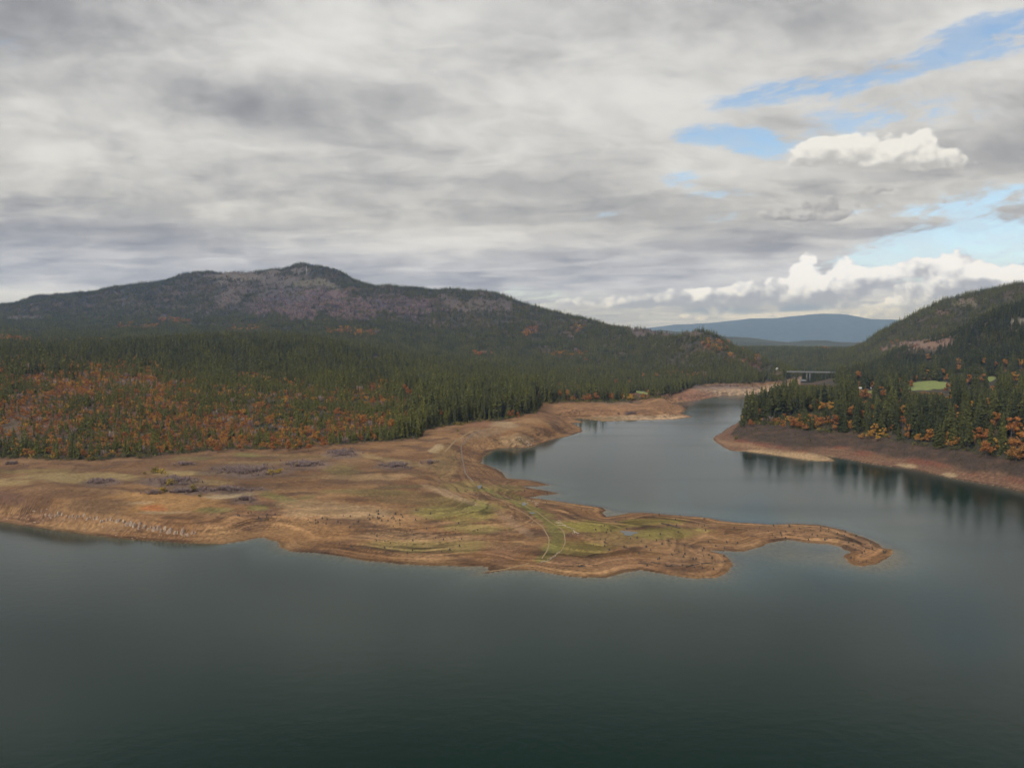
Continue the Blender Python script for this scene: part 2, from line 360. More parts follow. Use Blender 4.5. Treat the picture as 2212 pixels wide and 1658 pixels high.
# mud flats, banks, benches: (u, v, height)
for u, v, z in [(-300, 1050, 10), (-300, 985, 11), (0, 1085, 9), (60, 1092, 9), (110, 1108, 7.5), (180, 1118, 7), (250, 1130, 6.5), (330, 1143, 5.5), (400, 1152, 4.5), (450, 1158, 3.5), (500, 1160, 2.2), (0, 1030, 10), (200, 1040, 10), (400, 1050, 9), (400, 1010, 10), (600, 1030, 9), (600, 1110, 6), (560, 1130, 3.4), (640, 1150, 4),
                (700, 1090, 8), (850, 1070, 9.3), (950, 1075, 8.8), (800, 1150, 3.6), (1000, 1150, 3.5), (1000, 1090, 7.5), (1100, 1120, 5), (1150, 1150, 3), (1150, 1200, 2), (1300, 1180, 3), (1450, 1170, 3), (1300, 1130, 3), (1200, 1110, 3.4),
                (1100, 1060, 3), (1040, 1050, 4), (950, 1030, 7), (900, 990, 9.5), (1000, 980, 8), (1040, 945, 12), (1130, 915, 15), (1190, 922, 11), (1120, 945, 9), (1075, 955, 7), (1205, 905, 8), (1700, 1148, 2.2), (1870, 1190, 1.8), (1600, 1160, 2.4),
                (600, 980, 10.5), (400, 990, 10.5), (200, 1003, 10.5), (0, 995, 10.5), (0, 985, 11), (210, 993, 11), (400, 977, 11.5), (520, 968, 12), (680, 962, 12), (800, 953, 12), (915, 945, 12), (930, 925, 12.5), (1000, 912, 13.5), (1080, 905, 15), (1165, 886, 17),
                (1230, 880, 9), (1350, 888, 6), (1430, 885, 6), (1300, 866, 10), (1450, 856, 13), (1475, 848, 13), (1510, 845, 12), (1560, 838, 10), (1650, 832, 10), (1700, 826, 12),
                (1600, 908, 12), (1640, 915, 14), (1677, 916, 15), (1740, 926, 15), (1865, 938, 15), (1990, 960, 15), (2146, 982, 15), (2212, 995, 15), (2400, 1030, 15), (2900, 1120, 15),
                (1650, 885, 17), (1700, 870, 18), (1760, 850, 18), (1750, 835, 14), (1580, 940, 6), (1640, 955, 6), (1740, 970, 6.5), (1900, 975, 7), (2100, 1010, 7.5), (2212, 1030, 7.5)]:
    x, y = P(u, v, z); REL.append((x, y, z))
for pl in (LP, RP):
    for i in range(2, len(pl) - 3):
        if np.hypot(*pl[i]) < 2200: REL.append((pl[i][0], pl[i][1], 0.0))
for az in np.radians(np.arange(-70, 71, 14)):
    REL.append((math.sin(az) * 9000, math.cos(az) * 9000, 40.0)); REL.append((math.sin(az) * 14000, math.cos(az) * 14000, 30.0))
REL = np.array(REL)
def qspace(x, y): return np.stack([2.2 * np.arctan2(x, y), np.log(np.hypot(x, y) + 1)], -1)
Q = qspace(REL[:, 0], REL[:, 1])
# drop near-duplicates
keep = []
for i in range(len(Q)):
    if all(np.abs(Q[i] - Q[j]).max() > 0.006 for j in keep): keep.append(i)
Q, RZ = Q[keep], REL[keep, 2]
kern = lambda r2: np.sqrt(r2 + 0.0006)
Kmat = kern(((Q[:, None] - Q[None]) ** 2).sum(-1)); n_ = len(Q)
M = np.zeros((n_ + 1, n_ + 1)); M[:n_, :n_] = Kmat - np.eye(n_) * 0.0005; M[:n_, n_] = 1; M[n_, :n_] = 1
W = np.linalg.solve(M, np.append(RZ, 0.0))
def rbf(x, y):
    q = qspace(x, y); sh = q.shape[:-1]; q = q.reshape(-1, 2); out = np.empty(len(q))
    for i in range(0, len(q), 8000):
        c = q[i:i + 8000]
        r2 = (c[:, None, 0] - Q[None, :, 0]) ** 2 + (c[:, None, 1] - Q[None, :, 1]) ** 2
        out[i:i + 8000] = kern(r2) @ W[:n_] + W[n_]
    return out.reshape(sh)

# ------------------------------------------------------------------ terrain grid (bearing x distance)
AZ = np.radians(np.arange(-47, 47.01, 0.1))
RR = np.concatenate([np.arange(230, 330, 5.0), np.arange(330, 580, 1.1), np.arange(580, 1000, 2.4), np.geomspace(1000, 5600, 300), np.geomspace(5700, 32000, 30)])
GA, GR = np.meshgrid(AZ, RR)              # rows distance, cols bearing
GX, GY = np.sin(GA) * GR, np.cos(GA) * GR
# coarse relief then bilinear
cA_, cR_ = np.linspace(AZ[0], AZ[-1], 320), np.concatenate([np.geomspace(225, 1000, 150), np.geomspace(1010, 32500, 250)])
ca, cr = np.meshgrid(cA_, cR_)
CZ = rbf(np.sin(ca) * cr, np.cos(ca) * cr)
def bil(Z, ax, rx, a, r):
    i = np.clip(np.searchsorted(ax, a) - 1, 0, len(ax) - 2); j = np.clip(np.searchsorted(rx, r) - 1, 0, len(rx) - 2)
    fa = np.clip((a - ax[i]) / (ax[i + 1] - ax[i]), 0, 1); fr = np.clip((r - rx[j]) / (rx[j + 1] - rx[j]), 0, 1)
    return (Z[j, i] * (1 - fa) + Z[j, i + 1] * fa) * (1 - fr) + (Z[j + 1, i] * (1 - fa) + Z[j + 1, i + 1] * fa) * fr
Z0 = bil(CZ, cA_, cR_, GA, GR)
near = GR < 2300
wx = fbm(GX / 14, GY / 14, 3, 5) * 1.5 + fbm(GX / 60, GY / 60, 2, 9) * 2.0
wy = fbm(GX / 14 + 50, GY / 14, 3, 6) * 1.5
SL = np.full(GX.shape, 500.0); SR = np.full(GX.shape, -500.0)
SL[near] = sdf(LP, (GX + wx)[near], (GY + wy)[near]); SR[near] = sdf(RP, (GX + wx)[near], (GY + wy)[near])
S = np.maximum(SL, SR)
LEFT = SL > SR
# land
zl = np.maximum(Z0, 0.35)
rough = np.clip((Z0 - 18) / 90, 0, 1)
mtn = np.clip((Z0 - 60) / 260, 0, 1)
zl = zl + mtn * (ridged(GX / 620, GY / 620, 5, 3) - 0.9) * 42 + rough * fbm(GX / 160, GY / 160, 4, 8) * 7
zl = zl + np.clip(Z0 / 6, 0.1, 1) * (fbm(GX / 38, GY / 38, 5, 21) * 0.75 + fbm(GX / 9, GY / 9, 3, 25) * 0.14)
# wave-cut terraces on the drawdown slopes
st = zl + fbm(GX / 50, GY / 50, 3, 40) * 0.35
per = 0.72
fr_ = st / per - np.floor(st / per)
zl = zl + np.where(Z0 < 16, 1, 0) * (sstep(0.3, 0.8, fr_) - fr_) * per * 1.0
slope = np.where(LEFT, 0.10, 0.17)
shore = 0.06 + slope * np.clip(S, 0, None)
UQ, VQ = proj(GX, GY, 0 * GX)
bluff = (1 - sstep(470, 560, UQ)) * (GR < 620) * LEFT
bluff = np.maximum(bluff, .8 * LEFT * sstep(1030, 1070, UQ) * (1 - sstep(1225, 1255, UQ)) * (GR > 650) * (GR < 1100))
bluff = np.maximum(bluff, .6 * (~LEFT))
hi_ = 42 - bluff * 27
tS = np.clip((S - 2) / hi_, 0, 1); tS = tS * tS * (3 - 2 * tS)
zland = shore + (np.maximum(zl, 0.15) - shore) * tS
# lake bed, with the shallow shelf of the cove
U0, V0 = proj(GX, GY, 0 * GX)
def ell(U, V, u, v, ru, rv, rot=0):
    c, s_ = math.cos(math.radians(rot)), math.sin(math.radians(rot)); du, dv = U - u, V - v
    return ((du * c + dv * s_) / ru) ** 2 + ((dv * c - du * s_) / rv) ** 2
shelf = np.exp(-ell(U0, V0, 1730, 1200, 150, 34)) + np.exp(-ell(U0, V0, 1900, 1215, 80, 24)) + np.exp(-ell(U0, V0, 1020, 1227, 45, 6)) + np.exp(-ell(U0, V0, 1360, 1240, 50, 9)) * .8 + np.exp(-ell(U0, V0, 1330, 1106, 30, 8)) * .8 + np.exp(-ell(U0, V0, 1150, 1060, 50, 12)) * .6
bslope = 0.30 + bluff * 0.5 - 0.27 * np.clip(shelf, 0, 1)
zbed = -0.05 + bslope * np.minimum(S, 0) + fbm(GX / 12, GY / 12, 2, 66) * 0.1 * np.clip(-S / 5, 0, 1)
zbed = np.maximum(zbed, -14)
GZ = np.where(S > 0, zland, zbed)
def ground(x, y):
    return bil(GZ, AZ, RR, np.arctan2(x, y), np.hypot(x, y))
def hit(u, v, hoff=0.0, rmin=300.0, rmax=5600.0):
    """where the sight line (u, v) meets the ground raised by hoff"""
    a, b, c = (float(q) for q in ray(u, v)); h_ = math.hypot(a, b)
    r = np.geomspace(rmin, rmax, 1500); g = ground(a / h_ * r, b / h_ * r) + hoff
    k = np.nonzero(g >= H + c / h_ * r)[0]
    r = r[k[0]] if len(k) else rmax
    return a / h_ * r, b / h_ * r, float(ground(np.array(a / h_ * r), np.array(b / h_ * r)))

# ------------------------------------------------------------------ ground cover: what grows or lies where
GU, GV = proj(GX, GY, GZ)
wu = fbm(GX / 45, GY / 45, 4, 70) * np.clip(9000 / GR, 2, 26); wvv = fbm(GX / 45 + 31, GY / 45, 4, 71) * np.clip(3500 / GR, 1, 8)
WU, WV = GU + wu, GV + wvv
EDGE_L = np.array([(-600, 985), (-100, 984), (0, 985), (100, 990), (210, 993), (300, 985), (400, 977), (520, 968), (600, 970), (680, 962), (760, 955), (905, 946), (918, 927), (1000, 912), (1080, 906), (1160, 888), (1172, 868), (1235, 866), (1330, 866), (1400, 858), (1450, 855), (1475, 845), (1500, 833), (1540, 828), (1620, 827), (1690, 822), (1730, 812), (1760, 806), (1830, 802), (2600, 802)], float)
EDGE_R = np.array([(1560, 909), (1600, 911), (1677, 916), (1740, 926), (1865, 938), (1990, 960), (2146, 982), (2212, 995), (2400, 1035), (3000, 1150)], float)
edge = np.where(LEFT, np.interp(GU, EDGE_L[:, 0], EDGE_L[:, 1]), np.interp(GU, EDGE_R[:, 0], EDGE_R[:, 1]))
FOREST = (GV + wvv * 0.5 < edge) & (S > 8)
FOREST |= GR > 2300
ffac = sstep(-6, 4, edge - GV - wvv) * (S > 8)
ffac = np.where(GR > 2300, 1.0, ffac)
col = np.empty(GX.shape + (3,))
mud = np.array((0.172, 0.093, 0.045)); mud2 = np.array((0.238, 0.141, 0.070)); mudd = np.array((0.085, 0.050, 0.033))
k1 = sstep(-0.35, 0.45, fbm(GX / 55, GY / 30, 5, 80))[..., None]; k2 = sstep(-0.1, 0.42, fbm(GX / 34, GY / 20, 6, 83, .6))[..., None]
col[:] = mud * (1 - k1) + mud2 * k1; col[:] = col * (1 - 0.75 * k2) + mudd * 0.75 * k2
def paint(m, c, s=1.0):
    m = np.clip(m * s, 0, 1)[..., None]
    col[:] = col * (1 - m) + np.array(c) * 0.76 * m
NS = [fbm(GX / 16, GY / 16, 3, 300 + i) for i in range(4)]
def spot(u, v, ru, rv, c, s=1.0, rot=0, sel=None, soft=0.75, k=9e3):
    m = 1 - sstep(1 - soft, 1 + soft, ell(WU, WV, u, v, ru, rv, rot) + 0.8 * NS[int(u) % 4])
    if sel is not None: m = m * sel
    paint(m, c, s)
# right bank: darker, rusty, dark scrub above
rt = (~LEFT).astype(float)
paint(rt, (0.17, 0.10, 0.068), 0.85)
hb = np.clip((GZ + 2.2 * fbm(GX / 26, GY / 26, 4, 92) - 3.8) / 2.4, 0, 1) * rt * (S > 0)
paint(hb * (0.92 + 0.5 * fbm(GX / 14, GY / 14, 3, 90)), (0.066, 0.048, 0.037))
paint(rt * sstep(1.5, 4.0, GZ) * (1 - sstep(4.5, 7, GZ)) * sstep(-0.1, 0.3, fbm(GX / 35, GY / 35, 3, 91)), (0.17, 0.062, 0.042), 0.75)
spot(1720, 984, 95, 9, (0.40, 0.28, 0.16), 0.9, 6, rt)
spot(1610, 962, 60, 6, (0.30, 0.19, 0.11), 0.7, 8, rt)
spot(1962, 1005, 18, 4, (0.38, 0.28, 0.17), 0.9, 6, rt); spot(2052, 1026, 16, 4, (0.38, 0.28, 0.17), 0.9, 8, rt)
# far points
spot(1350, 890, 170, 22, (0.30, 0.165, 0.085), 0.6, 0, LEFT)
spot(1400, 902, 110, 6, (0.40, 0.28, 0.175), 0.9, 0, LEFT); spot(1600, 846, 110, 11, (0.42, 0.30, 0.205), 0.95, 0, LEFT); spot(1500, 855, 50, 14, (0.28, 0.15, 0.10), 0.8, 0, LEFT)
spot(1480, 846, 25, 5, (0.36, 0.19, 0.12), 0.8, 0, LEFT); spot(1700, 838, 50, 9, (0.44, 0.32, 0.21), 0.9, 0, LEFT); spot(1550, 836, 90, 4, (0.17, 0.13, 0.12), 0.7, 0, LEFT)
spot(1770, 822, 60, 16, (0.34, 0.24, 0.17), 0.9); spot(1330, 868, 60, 4, (0.2, 0.14, 0.09), .8, 0, LEFT); spot(1300, 905, 60, 4, (0.2, 0.15, 0.08), .6, 0, LEFT)
# the mud flat, patch by patch
TAN, PALE, ORG, OLV, GRN, PUR, BRN = (0.33, 0.245, 0.115), (0.45, 0.345, 0.215), (0.40, 0.225, 0.09), (0.23, 0.185, 0.07), (0.17, 0.185, 0.062), (0.165, 0.118, 0.098), (0.13, 0.080, 0.048)
for q in [(350, 1005, 620, 42, (0.13, 0.078, 0.046), .55), (1080, 1045, 190, 30, (0.16, 0.09, 0.05), .5), (60, 1060, 160, 26, (0.15, 0.085, 0.048), .5), (180, 1030, 130, 9, TAN, .9), (15, 1041, 50, 8, TAN, .8), (60, 1018, 90, 6, OLV, .5), (400, 1021, 75, 6, TAN, .9), (345, 1085, 120, 23, ORG, .8), (338, 1097, 30, 5, (0.42, 0.15, 0.055), .8), (300, 1086, 40, 3, PALE, .5), (360, 1105, 60, 3, PALE, .5),
          (497, 1069, 65, 6, PALE, .85), (440, 1040, 70, 5, TAN, .6), (560, 1000, 80, 5, TAN, .4), (700, 985, 120, 5, OLV, .3), (540, 984, 30, 4, GRN, .8), (420, 990, 50, 4, GRN, .5),
          (466, 1101, 36, 6, GRN, .85), (550, 1096, 24, 6, GRN, .8), (606, 1074, 34, 9, GRN, .9, 15), (665, 1075, 16, 6, GRN, .6), (735, 1012, 45, 12, GRN, .45),
          (212, 1092, 70, 17, BRN, .8), (150, 1065, 90, 9, BRN, .5), (215, 1041, 42, 9, PUR, .9), (372, 1041, 66, 13, PUR, .9), (531, 1017, 85, 15, PUR, .95), (488, 1058, 85, 8, PUR, .9), (400, 1062, 50, 7, PUR, .8), (530, 1080, 34, 8, PUR, .7), (656, 1003, 60, 11, PUR, .8),
          (740, 980, 42, 12, PUR, .9), (853, 1005, 40, 10, PUR, .85), (930, 1002, 30, 8, PUR, .35), (600, 1050, 120, 5, BRN, .5), (780, 1040, 90, 9, BRN, .6), (640, 1090, 50, 10, (0.36, 0.26, 0.14), .5),
          (993, 1100, 85, 24, (0.29, 0.255, 0.075), .75), (1028, 1094, 34, 10, GRN, .75), (950, 1105, 60, 14, OLV, .7), (800, 1064, 100, 8, OLV, .8), (880, 1076, 130, 12, (0.16, 0.105, 0.05), .85, 6), (730, 1104, 110, 16, (0.38, 0.26, 0.145), .8), (970, 1068, 55, 8, (0.40, 0.275, 0.165), .8, 20),
          (790, 1030, 110, 6, (0.34, 0.23, 0.12), .7), (860, 995, 80, 5, (0.36, 0.26, 0.13), .6, 12), (940, 968, 14, 9, PALE, .8, -25), (1090, 916, 30, 5, PALE, .6), (1035, 917, 40, 4, (0.27, .14, .09), .7), (1110, 953, 40, 13, (0.36, 0.26, 0.145), .6),
          (1060, 932, 60, 8, (0.30, 0.21, 0.13), .6, -15), (960, 1000, 30, 40, (0.27, 0.19, 0.085), .5), (940, 1178, 160, 13, OLV, .75), (1030, 1140, 70, 10, OLV, .8), (880, 1160, 140, 9, (0.34, 0.22, 0.12), .5), (650, 1150, 110, 22, (0.34, 0.19, 0.085), .6),
          (1110, 1130, 60, 8, (0.34, .225, .14), .6, 35), (1085, 1190, 50, 20, (0.29, 0.16, 0.09), .6), (1263, 1137, 70, 12, (0.235, 0.215, 0.05), .85), (1438, 1151, 90, 12, (0.25, 0.22, 0.06), .75), (1245, 1186, 65, 16, (0.235, 0.2, 0.055), .75), (1403, 1126, 80, 8, (0.25, 0.21, 0.055), .8),
          (1330, 1165, 60, 16, (0.25, 0.185, 0.075), .6), (1060, 1055, 70, 8, OLV, .7), (1140, 1090, 70, 7, (0.22, 0.19, 0.055), .8, 25), (870, 1050, 60, 4, GRN, .4), (1000, 1050, 50, 10, OLV, .6), (1090, 1070, 30, 10, BRN, .5), (20, 1078, 40, 14, (0.13, 0.075, 0.055), .8), (90, 1120, 120, 9, (0.22, 0.12, 0.075), .6),
          (1500, 1205, 70, 16, (0.34, 0.2, 0.11), .6), (1750, 1150, 160, 12, (0.30, 0.175, 0.095), .6), (1300, 1215, 120, 14, (0.30, 0.17, 0.095), .6)]:
    spot(q[0], q[1], q[2], q[3], q[4], q[5] * (.62 if q[4] is GRN else .92), q[6] if len(q) > 6 else 0, LEFT & (GR < 1100))
# old valley road: grassy bed
def polydist(pts, X_, Y_):
    d = np.full(X_.shape, 1e9)
    for (x0, y0), (x1, y1) in zip(pts[:-1], pts[1:]):
        ex, ey = x1 - x0, y1 - y0; t = np.clip(((X_ - x0) * ex + (Y_ - y0) * ey) / (ex * ex + ey * ey), 0, 1)
        d = np.minimum(d, np.hypot(X_ - x0 - t * ex, Y_ - y0 - t * ey))
    return d
ROADC = [hit(u, v)[:2] for u, v in [(1046, 1056), (1085, 1074), (1140, 1098), (1185, 1126), (1203, 1150), (1203, 1172), (1188, 1192), (1170, 1208)]]
sub = (GR < 700) & LEFT
rd = np.full(GX.shape, 1e9); rd[sub] = polydist(ROADC, GX[sub], GY[sub])
paint((1 - sstep(2.0, 5.5, rd + fbm(GX / 9, GY / 9, 3, 51) * 3.0)), (0.17, 0.165, 0.05), .7)
# strand lines left by the falling water
lines = fbm(GZ * 2.1 + fbm(GX / 70, GY / 70, 3, 41) * 1.1, GX / 260, 4, 44, 0.65)
lm = (S > 0) * (0.35 + 0.65 * (1 - sstep(6.0, 8.5, GZ))) * (GZ < 12) * (1 - ffac) * np.where(LEFT, 1, .5) * (0.55 + 0.45 * sstep(-.1, .3, fbm(GX / 60, GY / 60, 2, 46)))
col *= (1 + np.clip(lines, -0.55, 0.55) * 1.2 * lm)[..., None]
thin = 1 - sstep(0.0, 0.10, np.abs(perlin(GZ * 2.6 + fbm(GX / 60, GY / 60, 3, 47) * .9, GX / 190, 48)))
col *= (1 - 0.62 * thin * lm * LEFT)[..., None]
wet = (1 - sstep(0.12, 0.6, GZ)) * (S > 0)
col *= (1 - 0.42 * wet)[..., None]
col[S <= 0] = (0.30, 0.21, 0.12)
# forest floor and mountain slopes
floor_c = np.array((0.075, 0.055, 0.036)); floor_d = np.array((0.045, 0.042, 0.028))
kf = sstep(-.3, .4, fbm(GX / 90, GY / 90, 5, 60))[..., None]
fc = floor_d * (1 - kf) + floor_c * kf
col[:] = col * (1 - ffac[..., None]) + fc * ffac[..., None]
BARE = np.zeros(GX.shape); ORANGE = np.zeros(GX.shape); PURPLE = np.zeros(GX.shape)
big = 45 * np.clip(GR / 1000, 1, 4)
NF = [fbm(GX / big + 9 * i, GY / big, 5, 320 + i) for i in range(4)]
def slopespot(u, v, ru, rv, c, s=1.0, rot=0, bare=0.0, orange=0.0, purple=0.0, rmin=600, rmax=6000, sel=None):
    uu = GU + NF[int(u * 3 + v) % 4] * min(ru, 60) * 1.2
    vv_ = GV + NF[int(u + v * 3 + 1) % 4] * min(rv, 30) * 1.3
    m = (1 - sstep(0.4, 1.3, ell(uu, vv_, u, v, ru, rv, rot))) * (GR > rmin) * (GR < rmax)
    if sel is not None: m = m * sel
    if c is not None: paint(m * ffac, c, s)
    for arr, k in ((BARE, bare), (ORANGE, orange), (PURPLE, purple)):
        if k: np.maximum(arr, m * k, out=arr)
GREY = (0.12, 0.108, 0.092)
fm = dict(rmin=2500)
for q in [(540, 600, 95, 13, (0.132, 0.115, 0.092), .9, 0, .95), (610, 606, 60, 14, (0.112, 0.099, 0.089), .9, 0, .9), (488, 636, 48, 18, (0.106, 0.086, 0.073), .85, -15, .85), (625, 634, 90, 24, (0.089, 0.079, 0.079), .85, 0, .75), (680, 613, 52, 9, (0.125, 0.115, 0.079), .9, 8, .95), (655, 590, 25, 12, GREY, .9, 0, .8),
          (690, 634, 50, 13, (0.132, 0.092, 0.092), .8, 0, .85), (1021, 652, 90, 14, (0.109, 0.092, 0.079), .85, 8, .85), (918, 650, 60, 12, (0.099, 0.069, 0.059), .8, 0, .75), (860, 655, 60, 14, (0.086, 0.063, 0.059), .8, 0, .6), (1407, 716, 50, 11, (0.119, 0.092, 0.086), .9, 8, .9), (47, 686, 45, 6, (0.099, 0.092, 0.076), .85, 0, .85), (300, 660, 90, 12, (0.073, 0.066, 0.050), .6, 0, .4), (560, 660, 60, 12, (0.079, 0.066, 0.066), .7, 0, .5)]:
    slopespot(*(q[:4] + (tuple(c * 1.05 for c in q[4]),) + q[5:]), **fm)
for u, v, ru, rv, k in [(625, 672, 100, 22, .75), (715, 660, 130, 24, .75), (820, 678, 90, 16, .5), (900, 668, 80, 16, .4)]:
    slopespot(u, v, ru, rv, (0.082, 0.066, 0.078), .8, 0, purple=k, **fm)
for u, v, ru, rv, k, rm in [(780, 719, 48, 12, .95, 2300), (1149, 719, 20, 12, .7, 2300), (1246, 706, 28, 8, .7, 2300), (360, 690, 48, 6, .8, 2500), (313, 706, 55, 5, .6, 2500), (560, 710, 60, 6, .5, 2300), (20, 740, 45, 12, .6, 1500), (60, 750, 40, 6, .5, 1500), (160, 745, 50, 6, .4, 1500), (1552, 745, 50, 16, .5, 1900), (1600, 780, 45, 14, .5, 1600), (1500, 815, 90, 9, .55, 1500), (1220, 765, 60, 7, .4, 1700), (1030, 768, 30, 5, .6, 1500),
                            (90, 800, 160, 45, .75, 700), (230, 800, 110, 28, .9, 700), (200, 830, 140, 30, .8, 700), (330, 870, 120, 40, .55, 700), (60, 900, 150, 50, .45, 600), (430, 905, 150, 30, .85, 600), (380, 950, 200, 28, .75, 500), (560, 940, 120, 25, .5, 500), (650, 960, 90, 12, .7, 500), (830, 840, 55, 12, .6, 800), (860, 870, 90, 22, .3, 700), (780, 915, 110, 18, .45, 600), (1210, 845, 60, 12, .7, 1000), (1280, 858, 110, 8, .6, 1000), (1430, 850, 50, 6, .5, 1100), (700, 780, 60, 10, .2, 1000)]:
    slopespot(u, v, ru, rv, (0.17, 0.085, 0.05), .75, 0, orange=k, rmin=rm, sel=LEFT if u < 1500 else None)
slopespot(250, 828, 100, 12, (0.16, 0.13, 0.12), .7, 0, bare=.5, rmin=700, rmax=1600); slopespot(20, 935, 45, 30, (0.12, 0.10, 0.07), .7, 0, bare=.8, rmin=500, rmax=1000); slopespot(500, 905, 45, 5, (0.2, .18, .15), .7, 0, bare=.7, rmin=600, rmax=1100)
RS = ~LEFT | (GR > 1700)
slopespot(1974, 744, 100, 10, (0.24, 0.16, 0.12), .85, -5, bare=.8, orange=.3, rmin=1900, sel=RS); slopespot(2021, 736, 34, 7, (0.24, 0.15, 0.11), .8, 0, bare=.6, orange=.4, rmin=1900, sel=RS); slopespot(2071, 656, 40, 11, (0.2, .165, .115), .8, 0, bare=.7, rmin=2300, sel=RS)
slopespot(1818, 748, 40, 7, (0.25, .17, .12), .8, 0, bare=.7, orange=.3, rmin=2500, sel=RS); slopespot(2196, 698, 42, 8, (0.22, .2, .17), .9, 0, bare=.95, rmin=1500, sel=RS); slopespot(2030, 670, 30, 8, (0.2, .12, .09), .7, 0, orange=.5, bare=.4, rmin=2300, sel=RS)
slopespot(1495, 722, 30, 7, (0.13, .1, .08), .9, 0, bare=.9, rmin=2000, rmax=2500)
MEADOW = [(2012, 829, 44, 9), (2143, 817, 13, 6), (1975, 838, 30, 4), (1880, 843, 45, 3), (1380, 848, 22, 2.5)]
mead = np.zeros(GX.shape)
for u, v, ru, rv in MEADOW:
    m = (1 - sstep(0.75, 1.25, ell(GU + NF[0] * 25, GV + NF[1] * 7, u, v, ru, rv))) * (GR > 1100) * (GR < 1750); mead = np.maximum(mead, m)
paint(mead, (0.225, 0.265, 0.09)); BARE = np.maximum(BARE, mead * (mead > .3) * 2)
vary = 1 + 0.20 * fbm(GX / 5, GY / 5, 4, 95)
col *= vary[..., None]
col = np.clip(col, 0.01, 0.6)

# ------------------------------------------------------------------ ground material and sheet
m_ground, t_, b_ = mat('earth')
ca_n = t_.nodes.new('ShaderNodeVertexColor'); ca_n.layer_name = 'cover'
geo = t_.nodes.new('ShaderNodeNewGeometry')
nA = nnoise(t_, geo.outputs['Position'], 0.55, 6, 0.62); nB = nnoise(t_, geo.outputs['Position'], 0.11, 5, 0.6)
f_ = nA.ss(0.25, 0.75)
cc = mixc(t_, 1.0, ca_n.outputs[0], mixc(t_, f_, (0.70, 0.68, 0.66), (1.28, 1.28, 1.26)), 'MULTIPLY')
cc = mixc(t_, nB.ss(0.55, 0.75) * 0.22, cc, (0.16, 0.11, 0.075))
t_.links.new(cc, b_.inputs['Base Color']); b_.inputs['Roughness'].default_value = 0.95; b_.inputs['Specular IOR Level'].default_value = 0.15
bp = t_.nodes.new('ShaderNodeBump'); bp.inputs['Strength'].default_value = 0.6; bp.inputs['Distance'].default_value = 0.5
t_.links.new((nA + nB * 2).s, bp.inputs['Height']); t_.links.new(bp.outputs[0], b_.inputs['Normal'])

nr, nc = GX.shape
idx = np.arange(nr * nc).reshape(nr, nc)
quads = np.stack([idx[:-1, :-1], idx[:-1, 1:], idx[1:, 1:], idx[1:, :-1]], -1).reshape(-1, 4)
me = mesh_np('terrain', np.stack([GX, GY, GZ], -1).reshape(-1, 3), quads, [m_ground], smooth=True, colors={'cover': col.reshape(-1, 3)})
tag(obj('terrain', me), kind='structure')
# lake bed round the drone, out to where the survey starts
a_ = np.radians(np.arange(0, 360, 3.0)); rr_ = np.array([0.0, 120, 231.5, 2000, 16000])
V = [(0, 0, -15)]; F3 = []; F4 = []
for r in rr_[1:]:
    for a in a_: V.append((math.sin(a) * r, math.cos(a) * r, -15.0))
na = len(a_)
for i in range(na):
    F3.append((0, 1 + (i + 1) % na, 1 + i))
    for k in range(len(rr_) - 2):
        p, q = 1 + k * na, 1 + (k + 1) * na; F4.append((p + i, p + (i + 1) % na, q + (i + 1) % na, q + i))
me = mesh_np('lake_bed', np.array(V) - np.array((0, 0, 0.5)), [np.array(F3), np.array(F4)], [m_ground], colors={'cover': np.full((len(V), 3), 0.12)})
tag(obj('lake_bed', me), kind='structure')

# ------------------------------------------------------------------ water
m_water, t_, b_ = mat('lake_water')
at = t_.nodes.new('ShaderNodeAttribute'); at.attribute_name = 'depth'
geo = t_.nodes.new('ShaderNodeNewGeometry')
dep = X(t_, at.outputs['Fac'])
swell = nnoise(t_, geo.outputs['Position'], 0.006, 4, 0.55); rip = nnoise(t_, geo.outputs['Position'], 0.22, 6, 0.65)
body = mixc(t_, swell.ss(0.3, 0.75), (0.0045, 0.0130, 0.0078), (0.0040, 0.0160, 0.0120))
body = mixc(t_, ((dep * -0.20).exp()), body, (0.050, 0.080, 0.070))
t_.links.new(body, b_.inputs['Base Color'])
b_.inputs['IOR'].default_value = 1.235
b_.inputs['Specular IOR Level'].default_value = 0.5
mpw = t_.nodes.new('ShaderNodeMapping'); mpw.inputs['Scale'].default_value = (0.0022, 0.016, 0); mpw.inputs['Rotation'].default_value = (0, 0, 0.06); t_.links.new(geo.outputs['Position'], mpw.inputs['Vector'])
lane = nnoise(t_, mpw.outputs[0], 1.0, 5, 0.55)
rg = 0.10 + lane.ss(0.40, 0.72) * 0.075
t_.links.new(rg.s, b_.inputs['Roughness'])
bp = t_.nodes.new('ShaderNodeBump'); bp.inputs['Strength'].default_value = 0.10; bp.inputs['Distance'].default_value = 0.6
t_.links.new(rip.s, bp.inputs['Height']); t_.links.new(bp.outputs[0], b_.inputs['Normal'])
tr = t_.nodes.new('ShaderNodeBsdfTransparent'); tr.inputs[0].default_value = (0.80, 0.84, 0.74, 1)
gl = t_.nodes.new('ShaderNodeBsdfGlossy'); gl.inputs['Roughness'].default_value = 0.09
fr = t_.nodes.new('ShaderNodeFresnel'); fr.inputs['IOR'].default_value = 1.333
ms = t_.nodes.new('ShaderNodeMixShader'); t_.links.new(fr.outputs[0], ms.inputs[0]); t_.links.new(tr.outputs[0], ms.inputs[1]); t_.links.new(gl.outputs[0], ms.inputs[2])
ms2 = t_.nodes.new('ShaderNodeMixShader'); t_.links.new((dep * -0.55).exp().s, ms2.inputs[0]); t_.links.new(b_.outputs[0], ms2.inputs[1]); t_.links.new(ms.outputs[0], ms2.inputs[2])
t_.links.new(ms2.outputs[0], t_.nodes['Material Output'].inputs[0])
wa = np.concatenate([np.radians(np.arange(-46.5, 46.6, 0.25)), np.radians(np.arange(52, 313, 6.0))])
